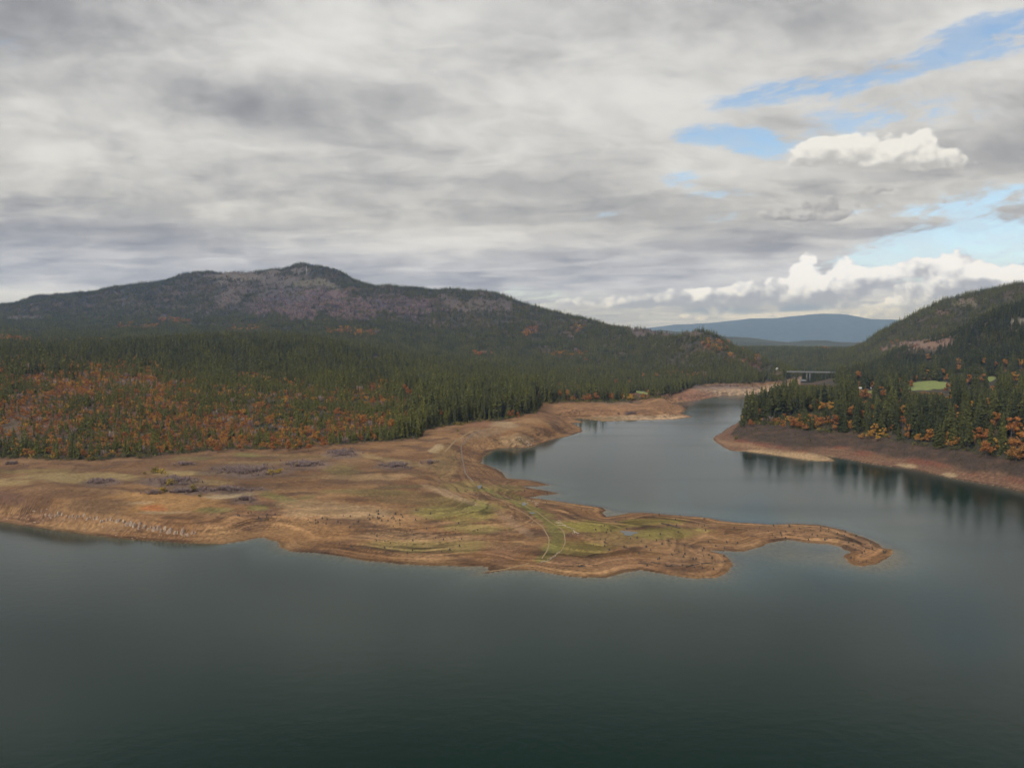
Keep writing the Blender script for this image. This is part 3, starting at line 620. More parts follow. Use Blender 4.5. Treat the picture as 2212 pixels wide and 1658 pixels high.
wr = np.concatenate([np.geomspace(6, 300, 30), np.arange(304, 520, 3.0), np.geomspace(525, 2300, 120), [5000, 16000]])
wA_, wR_ = np.meshgrid(wa, wr)
WX, WY = np.sin(wA_) * wR_, np.cos(wA_) * wR_
dpt = np.where((np.abs(((wA_ + np.pi) % (2 * np.pi)) - np.pi) < math.radians(46.9)) & (wR_ > 235) & (wR_ < 2300), np.maximum(-bil(GZ, AZ, RR, np.where(wA_ > np.pi, wA_ - 2 * np.pi, wA_), wR_), 0), 15.0)
nr2, nc2 = WX.shape; idx = np.arange(nr2 * nc2).reshape(nr2, nc2); nx = np.roll(idx, -1, 1)
quads = np.stack([idx[:-1], nx[:-1], nx[1:], idx[1:]], -1).reshape(-1, 4)
cen = nr2 * nc2
tris = np.stack([np.full(nc2, cen), nx[0], idx[0]], -1)
V = np.concatenate([np.stack([WX, WY, 0 * WX], -1).reshape(-1, 3), [[0, 0, 0]]])
me = mesh_np('lake_water', V, [quads[:, ::-1], tris[:, ::-1]][::1], [m_water], smooth=True, attrs={'depth': np.append(dpt.ravel(), 15.0)})
# make the surface face up
if me.polygons[0].normal.z < 0: me.flip_normals()
tag(obj('lake_water', me), kind='structure')

# ------------------------------------------------------------------ far ranges
def far_range(name, pts, depth, seed, rough_amp, color, base=-5, far=1.0):
    us = np.array([p[0] for p in pts], float); uu = np.arange(us[0], us[-1], 3.0)
    vv = np.interp(uu, us, [p[1] for p in pts]); dd = np.interp(uu, us, [p[2] for p in pts]) * far
    x, y, z = PD(uu, vv, dd)
    rows = np.linspace(-1, 1, 41); Vv = []
    for k in rows:
        s_ = 1 + k * depth
        hk = (1 - abs(k) ** 1.1)
        hx, hy = x * s_, y * s_
        n = ridged(hx / (dd * .10), hy / (dd * .10), 5, seed) * rough_amp * (1 - hk) * hk * 3 + fbm(hx / 400, hy / 400, 4, seed + 5) * rough_amp * 0.15
        Vv.append(np.stack([hx, hy, base + (z - base) * hk + n], -1))
    Vv = np.concatenate(Vv); nr_, nc_ = len(rows), len(uu); ix = np.arange(nr_ * nc_).reshape(nr_, nc_)
    qd = np.stack([ix[:-1, :-1], ix[:-1, 1:], ix[1:, 1:], ix[1:, :-1]], -1).reshape(-1, 4)
    m, tt, bb = mat(name); g = tt.nodes.new('ShaderNodeNewGeometry'); nz = nnoise(tt, g.outputs['Position'], 0.004, 7, 0.65)
    tt.links.new(mixc(tt, nz.ss(0.3, 0.7), color, tuple(c * 1.9 for c in color)), bb.inputs['Base Color']); bb.inputs['Roughness'].default_value = 1
    return tag(obj(name, mesh_np(name, Vv, qd, [m], smooth=True)), kind='structure')
far_range('distant_mountain', [(1200, 728, 15000), (1330, 716, 15000), (1409, 707, 15000), (1456, 701, 15000), (1538, 697, 15000), (1620, 688, 15000), (1675, 687, 15000), (1740, 680, 15000), (1778, 677, 15000), (1814, 678, 15000), (1834, 680, 15000), (1881, 689, 15000), (1930, 690, 15000), (2050, 700, 15000), (2300, 725, 15000)], 0.17, 4, 60, (0.03, 0.045, 0.05), far=1.6)
far_range('wooded_hills', [(1250, 724, 7000), (1400, 714, 7000), (1428, 712, 7000), (1483, 718, 6800), (1557, 726, 6500), (1620, 729, 6500), (1675, 736, 6500), (1701, 739, 6500), (1743, 735, 6500), (1784, 735, 6500), (1814, 739, 6500), (1900, 742, 6500), (2100, 742, 6500)], 0.14, 14, 18, (0.03, 0.036, 0.024), far=.9)

# ------------------------------------------------------------------ haze
hz_v = []
for sx in (-26000, 26000):
    for sy in (-3000, 29500):
        for sz in (-17, 1150): hz_v.append((sx, sy, sz))
hz_f = np.array([(0, 1, 3, 2), (4, 6, 7, 5), (0, 4, 5, 1), (2, 3, 7, 6), (0, 2, 6, 4), (1, 5, 7, 3)])
m_hz = bpy.data.materials.new('haze'); m_hz.use_nodes = True; t_ = m_hz.node_tree; t_.nodes.clear()
pv = t_.nodes.new('ShaderNodeVolumePrincipled'); pv.inputs['Color'].default_value = (0.28, 0.48, 1.0, 1); pv.inputs['Absorption Color'].default_value = (1, 1, 1, 1); pv.inputs['Density'].default_value = 5.0e-5; pv.inputs['Anisotropy'].default_value = 0.2
oo = t_.nodes.new('ShaderNodeOutputMaterial'); t_.links.new(pv.outputs[0], oo.inputs['Volume'])
tag(obj('haze', mesh_np('haze', np.array(hz_v), hz_f, [m_hz])), kind='stuff')

# ------------------------------------------------------------------ plant materials
def leafmat(name, c1, c2, c3, dead=None):
    m, tt, bb = mat(name)
    oi = tt.nodes.new('ShaderNodeObjectInfo'); r = X(tt, oi.outputs['Random'])
    ta = tt.nodes.new('ShaderNodeAttribute'); ta.attribute_type = 'INSTANCER'; ta.attribute_name = 'tint'
    g = tt.nodes.new('ShaderNodeNewGeometry'); isl = X(tt, g.outputs['Random Per Island'])
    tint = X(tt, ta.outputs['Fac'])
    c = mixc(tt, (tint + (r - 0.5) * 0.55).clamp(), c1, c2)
    c = mixc(tt, (r * 7.31)._m('FRACT').ss(0.55, 1.0) * 0.6, c, c3)
    c = mixc(tt, 1.0, c, mixc(tt, isl, (0.62, 0.62, 0.62), (1.38, 1.38, 1.38)), 'MULTIPLY')
    tt.links.new(c, bb.inputs['Base Color']); bb.inputs['Roughness'].default_value = 0.85; bb.inputs['Specular IOR Level'].default_value = 0.2
    tl = tt.nodes.new('ShaderNodeBsdfTranslucent'); tt.links.new(c, tl.inputs['Color'])
    sm = tt.nodes.new('ShaderNodeMixShader'); sm.inputs[0].default_value = 0.38; tt.links.new(bb.outputs[0], sm.inputs[1]); tt.links.new(tl.outputs[0], sm.inputs[2])
    tt.links.new(sm.outputs[0], tt.nodes['Material Output'].inputs[0])
    return m
M_CON = leafmat('conifer_needles', (0.074, 0.088, 0.040), (0.225, 0.225, 0.062), (0.140, 0.142, 0.052))
M_AUT = leafmat('autumn_leaves', (0.38, 0.160, 0.054), (0.54, 0.33, 0.07), (0.27, 0.125, 0.06))
M_BAR = leafmat('bare_twigs', (0.29, 0.225, 0.215), (0.34, 0.25, 0.21), (0.23, 0.19, 0.17))
M_GRS = leafmat('willow_leaves', (0.10, 0.115, 0.055), (0.48, 0.34, 0.05), (0.14, 0.13, 0.06))
m_bark, t_, b_ = mat('bark')
g = t_.nodes.new('ShaderNodeTexCoord'); nz = nnoise(t_, g.outputs['Object'], 9, 5, 0.6)
t_.links.new(mixc(t_, nz.ss(0.3, 0.7), (0.06, 0.045, 0.035), (0.14, 0.115, 0.095)), b_.inputs['Base Color']); b_.inputs['Roughness'].default_value = 0.95

# ------------------------------------------------------------------ tree forms (unit height)
class MB:
    def __init__(s): s.v, s.t, s.n = [], [], 0
    def add(s, v, f):
        s.v += [tuple(q) for q in v]; s.t += [tuple(i + s.n for i in q) for q in f]; s.n += len(v)
    def tube(s, pts, rad, k=6):
        base = s.n; pts = [np.array(p, float) for p in pts]
        for i, (p, r) in enumerate(zip(pts, rad)):
            d = pts[min(i + 1, len(pts) - 1)] - pts[max(i - 1, 0)]; d = d / (np.linalg.norm(d) + 1e-9)
            a = np.cross(d, (0.3, 1, 0.1)); a /= np.linalg.norm(a) + 1e-9; b = np.cross(d, a)
            for j in range(k):
                an = 2 * math.pi * j / k; s.v.append(tuple(p + r * (math.cos(an) * a + math.sin(an) * b)))
        for i in range(len(pts) - 1):
            for j in range(k):
                a0, a1 = base + i * k + j, base + i * k + (j + 1) % k
                s.t.append((a0, a1, a1 + k, a0 + k))
        s.t.append(tuple(base + (len(pts) - 1) * k + j for j in range(k)))
        s.n += len(pts) * k
    def mesh(s, name, mats, midx=None, smooth=False):
        by = {}
        for f in s.t: by.setdefault(len(f), []).append(f)
        return mesh_np(name, np.array(s.v), [np.array(q) for q in by.values()], mats, smooth=smooth)

def conifer_crown(R, nwh, nbr, r_, start=0.14, power=0.9, droop=0.35, irregular=0.25, quads=2, mb=None, off=(0, 0), hs=1.0):
    mb = mb or MB()
    for k in range(nwh):
        tt = (k + 0.5 * r_.random()) / nwh
        z = start + (0.985 - start) * tt
        rad = R * ((1 - tt) ** power + 0.03) * (0.55 + 0.45 * min(1, tt * 6 + .35))
        a0 = r_.random() * 6.28
        for j in range(nbr):
            a = a0 + 6.283 * j / nbr + r_.uniform(-.35, .35)
            L = rad * r_.uniform(1 - irregular * 1.6, 1 + irregular)
            if r_.random() < irregular * 0.35: continue
            ca_, sa_ = math.cos(a), math.sin(a)
            zz = z + r_.uniform(-.012, .012)
            dr = L * droop * r_.uniform(.6, 1.3); wd = L * r_.uniform(.26, .42) + 0.006
            def p(rr, lat, dz_): return (off[0] + (ca_ * rr - sa_ * lat) * hs, off[1] + (sa_ * rr + ca_ * lat) * hs, (zz + dz_) * hs)
            # a drooping spray: two flat blades and a hanging web of twigs
            mb.add([p(0, 0, .012), p(L * .55, wd, -dr * .35), p(L, 0, -dr), p(L * .55, -wd, -dr * .35)], [(0, 1, 2), (0, 2, 3)])
            if quads > 1:
                mb.add([p(0, 0, .02), p(L * .95, r_.uniform(-.2, .2) * wd, -dr * .7), p(L * .6, 0, -dr - L * .24 - .012), p(L * .2, 0, -.03 - L * .1)], [(0, 1, 2), (0, 2, 3)])
    mb.add([(off[0] + .004, off[1], .93 * hs), (off[0] - .004 * hs, off[1] + .004, .93 * hs), (off[0], off[1], 1.0 * hs), (off[0], off[1] - .006, .93 * hs)], [(0, 1, 2), (1, 3, 2), (3, 0, 2)])
    return mb
def trunk_mb(h_, r0, lean=0.0, k=6):
    mb = MB(); mb.tube([(0, 0, -0.02), (lean * .3, 0, h_ * .35), (lean, 0, h_)], [r0, r0 * .72, r0 * .12], k); return mb

def leaf_crown(r_, n_l, spread, zc, zr, leaf, nlobe=9):
    mb = MB(); lobes = []
    for i in range(nlobe):
        th = r_.random() * 6.28; q = math.sqrt(r_.random()) * spread * .72
        zz = zc + r_.uniform(-.75, .8) * zr; s_ = r_.uniform(.28, .5) * spread * (1.15 - .5 * abs(zz - zc) / zr)
        lobes.append((math.cos(th) * q, math.sin(th) * q, zz, s_))
    for i in range(n_l):
        lx, ly, lz, ls = lobes[i % nlobe]
        d = np.array([r_.gauss(0, 1) for _ in range(3)]); d /= np.linalg.norm(d) + 1e-9
        c = np.array((lx, ly, lz)) + d * ls * (r_.random() ** .4) * np.array((1, 1, .8))
        u = np.array([r_.gauss(0, 1) for _ in range(3)]) + d * .3; u /= np.linalg.norm(u); vv = np.cross(d + .4 * u, u); vv /= np.linalg.norm(vv) + 1e-9
        a, b = leaf * r_.uniform(.6, 1.3), leaf * r_.uniform(.5, 1.0)
        mb.add([c - u * a, c + vv * b, c + u * a * .9, c - vv * b * .8], [(0, 1, 2), (0, 2, 3)])
    return mb, lobes
def limb_mb(r_, lobes, h0, r0):
    mb = MB(); mb.tube([(0, 0, -.02), (.01, 0, h0 * .6), (0, .01, h0)], [r0, r0 * .75, r0 * .55], 6)
    for lx, ly, lz, ls in lobes[:6]: mb.tube([(0, 0, h0 * r_.uniform(.75, 1)), (lx * .5, ly * .5, (h0 + lz) * .5), (lx, ly, lz)], [r0 * .5, r0 * .3, r0 * .1], 4)
    return mb

def joined(name, mbs, mats):
    """several shapes, one material each, in one mesh"""
    V, fl, mi = [], {}, {}
    n = 0
    for k, mb in enumerate(mbs):
        V += mb.v
        for f in mb.t:
            fl.setdefault(len(f), []).append(tuple(i + n for i in f)); mi.setdefault(len(f), []).append(k)
        n += mb.n
    return mesh_np(name, np.array(V), [np.array(q) for q in fl.values()], mats, np.concatenate([np.array(q) for q in mi.values()]))

R2 = random.Random(3)
# detailed forms for single trees
CON = []
for k, (R, n, b, st, pw, ir) in enumerate([(.17, 24, 7, .10, .85, .25), (.14, 26, 7, .16, .75, .3), (.19, 22, 7, .08, .8, .35), (.15, 24, 6, .24, .6, .4), (.21, 20, 8, .12, .7, .35)]):
    CON.append((trunk_mb(.93, .013).mesh('trunk', [m_bark], smooth=True), conifer_crown(R, n, b, R2, st, pw, .35, ir).mesh('crown', [M_CON])))
AUT = []
for k, (n_l, spd, zc, zr, lf) in enumerate([(620, .42, .60, .36, .045), (560, .36, .58, .38, .045), (640, .48, .57, .36, .05), (520, .30, .55, .42, .045)]):
    cr_, lb = leaf_crown(R2, n_l, spd, zc, zr, lf, 11)
    AUT.append((limb_mb(R2, lb, .34, .022).mesh('trunk', [m_bark], smooth=True), cr_.mesh('crown', [M_AUT])))
# lighter forms for the mass of the woods
def hidden_coll(name, meshes):
    c = bpy.data.collections.new(name)
    for i, me in enumerate(meshes): c.objects.link(bpy.data.objects.new('%s_form_%02d' % (name, i), me))
    return c
forms = []
for k, (R, st, pw, ir) in enumerate([(.17, .08, .85, .25), (.14, .14, .75, .3), (.19, .06, .8, .35), (.16, .2, .6, .4), (.22, .08, .7, .35), (.12, .1, .8, .3)]):
    forms.append(joined('conifer', [trunk_mb(.9, .012, k=4), conifer_crown(R, 13, 6, R2, st, pw, .4, ir)], [m_bark, M_CON]))
for k in range(4):                                    # far groups of four or five
    mb = MB(); tr_ = MB()
    for j in range(5):
        a = R2.random() * 6.28; q = R2.uniform(.1, .42); hs = R2.uniform(.6, 1.0)
        conifer_crown(R2.uniform(.15, .2), 7, 5, R2, .03, .8, .4, .3, 2, mb, (math.cos(a) * q, math.sin(a) * q), hs)
    forms.append(joined('conifer_group', [mb], [M_CON]))
C_CON = hidden_coll('conifer', forms)
forms = []
for k in range(5):
    cr_, lb = leaf_crown(R2, 150, (.5, .42, .6, .36, .55)[k], .56, .40, .085, 7)
    forms.append(joined('autumn', [limb_mb(R2, lb[:2], .3, .02), cr_], [m_bark, M_AUT]))
C_AUT = hidden_coll('autumn', forms)
def twig_crown(r_, n, spread, z0=.03):
    mb = MB()
    for i in range(n):
        a = r_.random() * 6.28; q = r_.random() ** .6 * spread; z = r_.uniform(z0, .55); top = np.array((math.cos(a) * q * 1.25, math.sin(a) * q * 1.25, min(1, z + r_.uniform(.1, .5))))
        b0 = np.array((math.cos(a) * q * .5, math.sin(a) * q * .5, z)); s_ = np.array((-math.sin(a), math.cos(a), r_.uniform(-.6, .6))) * r_.uniform(.012, .03)
        mb.add([b0 - s_, b0 + s_, top + s_ * .8, top - s_ * 1.2], [(0, 1, 2), (0, 2, 3)])
    return mb
forms = [joined('bare', [twig_crown(R2, 90, s_)], [M_BAR]) for s_ in (.45, .6, .38)]
C_BAR = hidden_coll('bare', forms)
forms = []
for k in range(3):
    cr_, lb = leaf_crown(R2, 110, .75, .45, .45, .10, 7); forms.append(joined('bush', [cr_], [M_GRS]))
C_BSH = hidden_coll('bush', forms)

def scatter(name, pts, scl, rot, var, tint, coll, label, cat):
    me = mesh_np(name, pts, [], attrs={'scl': scl.astype(float), 'rot': rot.astype(float), 'tint': tint.astype(float), 'form': var.astype(int)})
    o = obj(name, me); tag(o, label, cat, kind='stuff')
    ng = bpy.data.node_groups.new(name, 'GeometryNodeTree')
    ng.interface.new_socket('Geometry', in_out='INPUT', socket_type='NodeSocketGeometry'); ng.interface.new_socket('Geometry', in_out='OUTPUT', socket_type='NodeSocketGeometry')
    gi = ng.nodes.new('NodeGroupInput'); go = ng.nodes.new('NodeGroupOutput')
    ci = ng.nodes.new('GeometryNodeCollectionInfo'); ci.inputs['Collection'].default_value = coll; ci.inputs['Separate Children'].default_value = True; ci.inputs['Reset Children'].default_value = True
    ip = ng.nodes.new('GeometryNodeInstanceOnPoints'); ip.inputs['Pick Instance'].default_value = True
    def na(n, t):
        q = ng.nodes.new('GeometryNodeInputNamedAttribute'); q.data_type = t; q.inputs['Name'].default_value = n
        return q.outputs['Attribute']
    ng.links.new(gi.outputs[0], ip.inputs['Points']); ng.links.new(ci.outputs[0], ip.inputs['Instance']); ng.links.new(na('form', 'INT'), ip.inputs['Instance Index'])
    cx = ng.nodes.new('ShaderNodeCombineXYZ'); ng.links.new(na('rot', 'FLOAT'), cx.inputs[2])
    er = ng.nodes.new('FunctionNodeEulerToRotation'); ng.links.new(cx.outputs[0], er.inputs[0]); ng.links.new(er.outputs[0], ip.inputs['Rotation'])
    ng.links.new(na('scl', 'FLOAT'), ip.inputs['Scale']); ng.links.new(ip.outputs[0], go.inputs[0])
    md = o.modifiers.new('planting', 'NODES'); md.node_group = ng
    return o

# ------------------------------------------------------------------ planting plan
def at_grid(arr, x, y): return bil(arr, AZ, RR, np.arctan2(x, y), np.hypot(x, y))
ffac_g, S_g = ffac.astype(float), S
DENS = np.clip(1 - BARE, 0.06, 1)
def grid_pts(rmin, rmax, step):
    n = int(2 * rmax / step) + 1
    gx, gy = np.meshgrid(np.arange(-rmax * .74, rmax * .74, step), np.arange(rmin * .6, rmax, step))
    x = (gx + rng.uniform(-.48, .48, gx.shape) * step).ravel(); y = (gy + rng.uniform(-.48, .48, gx.shape) * step).ravel()
    r = np.hypot(x, y); a = np.abs(np.arctan2(x, y)); k = (r >= rmin) & (r < rmax) & (a < math.radians(42))
    return x[k], y[k]
def region(x, y):
    z = ground(x, y); U, Vv = proj(x, y, z)
    return z, U, Vv, at_grid(ffac_g, x, y), at_grid(BARE, x, y), at_grid(ORANGE, x, y), at_grid(PURPLE, x, y), at_grid(LEFT.astype(float), x, y) > .5
trees = []     # rows: kind, x, y, z, h, tint, form
def emit(kind, x, y, z, h, tint): trees.append((np.full(len(x), kind), x, y, z, h, tint))
for (r0, r1, st) in ((400, 1250, 5.0), (1250, 2000, 6.6), (2000, 3000, 11.0), (3000, 5300, 13.5)):
    x, y = grid_pts(r0, r1, st)
    z, U, Vv, ff, ba, og, pu, lf = region(x, y); r = np.hypot(x, y)
    u01 = rng.random(len(x)); clump = fbm(x / 60, y / 60, 3, 200)
    young = np.clip(1.25 - np.sqrt(ell(U, Vv, 330, 905, 620, 95)), 0, 1) * lf * (r < 1300)
    young = np.clip(young * 2, 0, 1)
    young = young * (1 - sstep(850, 960, U) * (Vv < 930))
    ok = (ff > .55) & (z > 4) & (u01 < np.clip(1 - ba, .0, 1) * (0.90 + clump * .65))
    far = r > 2000
    # conifers
    pc = np.clip(1 - og * .50 - pu * .75, .06, 1) * np.where(young > .3, np.clip(.62 + clump * .9, .15, 1), 1)
    og = np.where(~lf & (r < 1150), np.where(ff < .985, .40, .17 + clump * .3), og); og = np.where(~lf & (r >= 1150) & (r < 1600), np.clip(.30 + clump * .8, 0, .7), og); pc = np.where(lf, pc, np.clip(1 - og * .75, .06, 1))
    isc = ok & (rng.random(len(x)) < pc)
    hh = np.where(lf, 17.0, 22.5); hh = np.where(lf & (U > 850) & (r < 1250), 22, hh); hh = hh * (1 - young) + young * 9.5
    hh = np.where(r > 1700, 16, hh)
    hh = hh * np.clip(rng.normal(1, .25, len(x)), .4, 1.5) * (1 + clump * .35)
    edge_near = (ff < .9) & (r < 1300); hh = np.where(edge_near, hh * .75, hh)
    ti = np.clip(.22 + young * .38 + clump * .6 + np.where(lf, .32, -.06) - (r > 2000) * .10 + ((U > 1840) & (r > 2350)) * .12 - ((U > 1900) & (r > 1500) & (r < 2300)) * .15 + rng.normal(0, .12, len(x)), 0, 1)  # tint paints sunlight on the far right hill, cloud shade on the near
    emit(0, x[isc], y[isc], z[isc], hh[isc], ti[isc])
    iso = ok & ~isc & (rng.random(len(x)) < np.where(og > .15, .78, np.where(young > .3, .7, .25)))
    ho = np.where(young > .3, 5.0, 8.0) * rng.uniform(.6, 1.4, len(x)); ho = np.where(far, ho * 1.5, ho)
    purp = iso & (pu > og)
    iso2 = iso & ~purp
    emit(1, x[iso2], y[iso2], z[iso2], ho[iso2], np.clip(rng.normal(.38, .3, len(x)), 0, 1)[iso2])
    # leafless woods
    isb = (ok & ~isc & ~iso2) & ((pu > .12) | (rng.random(len(x)) < np.where(r > 1700, .2, .15)))
    emit(2, x[isb], y[isb], z[isb], (ho * 1.2)[isb], rng.random(len(x))[isb])
# low brush at the waterside edge of the woods and across bare slopes
r_all = np.hypot
x, y = grid_pts(420, 1300, 3.4); z, U, Vv, ff, ba, og, pu, lf = region(x, y)
k = (ff > .12) & (ff < .97) & (rng.random(len(x)) < .6); emit(3, x[k], y[k], z[k], rng.uniform(1.4, 4.2, k.sum()), np.clip(rng.normal(.12, .2, k.sum()), 0, 1))
k = (ff > .5) & lf & (og > .2) & (rng.random(len(x)) < .22 * og); emit(1, x[k], y[k], z[k], rng.uniform(2.2, 5.5, k.sum()), np.clip(rng.normal(.2, .25, k.sum()), 0, 1))
k = (ff > .5) & ~lf & (r_all(x, y) < 1300) & (rng.random(len(x)) < .30); emit(3, x[k], y[k], z[k], rng.uniform(2.0, 4.5, k.sum()), np.clip(rng.normal(.05, .1, k.sum()), 0, 1))
k = (ff < .5) & ~lf & (z > 6.0) & (z < 22) & (rng.random(len(x)) < .30); emit(3, x[k], y[k], z[k], rng.uniform(.6, 1.5, k.sum()), rng.random(k.sum()) * .05)
x, y = grid_pts(1900, 5200, 24.0); z, U, Vv, ff, ba, og, pu, lf = region(x, y)
k = (ba > .3) & (z > 60) & (rng.random(len(x)) < .55); emit(2, x[k], y[k], z[k], rng.uniform(5, 10, k.sum()), rng.random(k.sum()))
k = (ba > .3) & (z > 60) & (rng.random(len(x)) < .05); emit(0, x[k], y[k], z[k], rng.uniform(12, 20, k.sum()), rng.random(k.sum()) * .4)
# purple-grey thickets on the flat
for u, v, ru, rv, n in [(215, 1041, 40, 7, 120), (372, 1039, 62, 11, 260), (531, 1017, 80, 13, 420), (488, 1058, 80, 6, 200), (400, 1062, 45, 5, 90), (530, 1080, 30, 6, 60), (656, 1003, 55, 9, 220), (740, 979, 38, 11, 240), (853, 1005, 36, 8, 190), (930, 1000, 25, 5, 40), (330, 1066, 30, 3, 30), (395, 1003, 26, 4, 50), (30, 1002, 30, 5, 60), (1360, 894, 30, 4, 60), (1560, 834, 70, 3, 120)]:
    n = int(n * 1.05); a = rng.random(n) * 6.283; q = np.abs(rng.normal(0, .52, n))
    pts_ = np.array([hit(u + math.cos(b) * c * ru, v + math.sin(b) * c * rv) for b, c in zip(a, q)])
    kk = (fbm(pts_[:, 0] / 11, pts_[:, 1] / 16, 3, 401) + .45 - q * .5 + rng.normal(0, .12, n)) > 0; pts_ = pts_[kk]; n = len(pts_)
    emit(2, pts_[:, 0], pts_[:, 1], pts_[:, 2], rng.uniform(1.0, 3.0, n) * (1 if v > 920 else 1.3) * np.clip(1.15 - q[kk] * .35, .5, 1.1), rng.random(n) * .6)
TK = np.concatenate([q[0] for q in trees]).astype(int); TX, TY, TZ, TH, TT = (np.concatenate([q[i] for q in trees]) for i in range(1, 6))
TR = np.hypot(TX, TY)
TFORM = np.zeros(len(TX), int)
alive = np.ones(len(TX), bool)

# ---- single autumn trees picked out from the woods: (u, v of crown centre, height m, tint, look)
ORANGES = [(1855, 808, 17, .35), (1907, 844, 19, .45), (1868, 848, 16, .3), (1884, 829, 13, .1), (1944, 846, 14, .2), (1943, 821, 13, .25), (1965, 827, 14, .05), (2046, 835, 16, .25), (2093, 818, 18, .35), (2121, 816, 18, .4), (2070, 793, 15, .55), (2071, 779, 15, .75), (2037, 802, 15, .45), (2003, 804, 15, .6), (2006, 769, 16, .85), (2193, 812, 19, .4), (2171, 783, 16, .3), (2125, 779, 15, .2), (2206, 782, 16, .35), (2150, 787, 14, .2),
           (1643, 890, 11, .3), (1673, 887, 11, .1), (1705, 866, 11, .05), (1715, 910, 12, .0), (1774, 876, 12, .45), (1796, 876, 13, .5), (1837, 885, 15, .4), (1862, 894, 12, .25), (1885, 880, 10, .1), (1948, 884, 13, .5), (1771, 907, 11, .05), (1785, 905, 11, .15), (1803, 904, 12, .0), (1806, 919, 10, .1), (1841, 919, 9, .15), (1960, 930, 17, .0), (1985, 945, 9, .45), (1926, 922, 7, .1), (2099, 872, 12, .75), (2134, 866, 10, .2), (2152, 904, 16, .3), (2185, 917, 20, .05), (2127, 935, 13, .0), (2109, 935, 12, .1), (2131, 965, 14, .05), (2203, 951, 17, .3), (2196, 975, 14, .5), (2206, 928, 14, .15),
           (1622, 912, 9, .0), (1690, 915, 9, .15), (1740, 920, 8, .2), (2065, 880, 10, .3), (2200, 880, 10, .8), (1950, 905, 10, .15), (2010, 935, 12, .1), (2046, 940, 9, .2),
           (1288, 854, 13, .4), (1272, 856, 13, .15), (1320, 855, 12, .1), (1330, 822, 13, .2), (1389, 809, 13, .2), (1418, 808, 14, .35), (1266, 776, 13, .2), (1345, 853, 10, .25), (1389, 854, 11, .2), (1208, 848, 12, .3), (1226, 846, 12, .2), (1360, 822, 10, .6), (1250, 800, 12, .15),
           (806, 832, 11, .2), (883, 842, 12, .15), (806, 862, 11, .2), (731, 888, 11, .25), (757, 903, 11, .2), (784, 904, 12, .2), (824, 907, 12, .25), (844, 912, 11, .2), (683, 940, 11, .15), (667, 928, 10, .15), (624, 960, 9, .25), (645, 957, 9, .2), (666, 960, 10, .15), (1102, 891, 10, .1), (1119, 894, 9, .15), (875, 835, 11, .15), (952, 890, 9, .15), (700, 955, 8, .1), (780, 945, 7, .15), (590, 963, 8, .2), (520, 962, 8, .2), (470, 965, 8, .1), (140, 975, 8, .1), (180, 978, 8, .15), (350, 972, 7, .1), (60, 975, 8, .05)]
YELLOWS = [(1888, 924, 13, .95), (1878, 937, 9, .8), (1897, 941, 8, .9), (1362, 856, 12, 1.0), (1347, 857, 10, 1.0), (1163, 852, 11, .8), (1702, 903, 8, .9), (1860, 940, 6, .8), (2044, 955, 7, .9), (1752, 880, 9, .8)]
picked = []
for kind, lst in (('autumn', ORANGES), ('yellow', YELLOWS)):
    for u, v, h_, ti in lst:
        x, y, z = hit(u, v, h_ * .58)
        picked.append((kind, x, y, z, h_, ti, u, v))
        # clear the conifers that would stand right in front of or inside its crown
        r = math.hypot(x, y); lat = (TX * y - TY * x) / r; fwd = r - (TX * x + TY * y) / r
        alive &= ~((np.abs(lat) < h_ * .28) & (fwd > -h_ * .3) & (fwd < 14) & (TK != 3))
# ---- single conifers that stand out at the water's edge of the right headland
LONERS = [(1607, 905, 20, 'slender'), (1618, 892, 27, ''), (1633, 890, 25, ''), (1601, 912, 12, 'slender'), (1650, 880, 27, ''), (1662, 882, 25, ''), (1685, 868, 36, 'broad'), (1705, 872, 28, ''), (1722, 870, 27, ''), (1735, 866, 33, ''), (1758, 862, 30, ''), (1780, 852, 32, '')]
for u, v, h_, k in LONERS:
    x, y, z = hit(u, v, h_ * .5); picked.append(('lone', x, y, z, h_, .15, u, v))
    r = math.hypot(x, y); lat = (TX * y - TY * x) / r; fwd = r - (TX * x + TY * y) / r
    alive &= ~((np.abs(lat) < h_ * .10) & (np.abs(fwd) < 8) & (TK == 0))

def keep_open(u0, u1, vlim, x, y, wob_=0.0, near=8.0, least=0.0):
    """shorter trees along the line from the drone to a clearing or crown at (x, y)"""
    global TH, alive
    d = math.hypot(x, y); U_, _ = proj(TX, TY, TZ); k = np.nonzero((U_ > u0) & (U_ < u1) & (TR < d - near) & (TR > 350) & alive)[0]
    vl = vlim + wob_ * fbm(TX[k] / 25, TY[k] / 25, 2, 77)
    top = H - (vl - VH) / FD * TR[k]
    h_ = np.minimum(TH[k], top - TZ[k]); cut = h_ < TH[k]
    h_ = np.where(cut, h_ * np.random.default_rng(5).uniform(.8, 1.0, len(k)), h_)
    h_ = np.maximum(h_, TH[k] * least)
    small = (h_ < 3) & cut & (TK[k] < 2)
    TH[k] = np.maximum(h_, .8); alive[k[small]] = False
for u, v, ru, rv in MEADOW[:2] + [MEADOW[4]]:
    x, y, z = hit(u, v); keep_open(u - ru, u + ru, v + rv * .35, x, y, 6.0)
for kind, x, y, z, h_, ti, u, v in picked:
    px_ = h_ * FD / math.hypot(x, y); keep_open(u - px_ * .38, u + px_ * .38, v + px_ * .18, x, y, px_ * .3, near=3.0, least=.3)
for u, v, x, y in [(1858, 838) + hit(1858, 838, 2)[:2], (1877, 838) + hit(1877, 838, 2)[:2], (813, 764) + hit(813, 764, 4)[:2], (1678, 797) + hit(1678, 797, 4)[:2]]:
    keep_open(u - 7, u + 7, v + 5, x, y)
keep_open(1722, 1806, 822, *PD(1765, 805, 1930)[:2], 3.0)
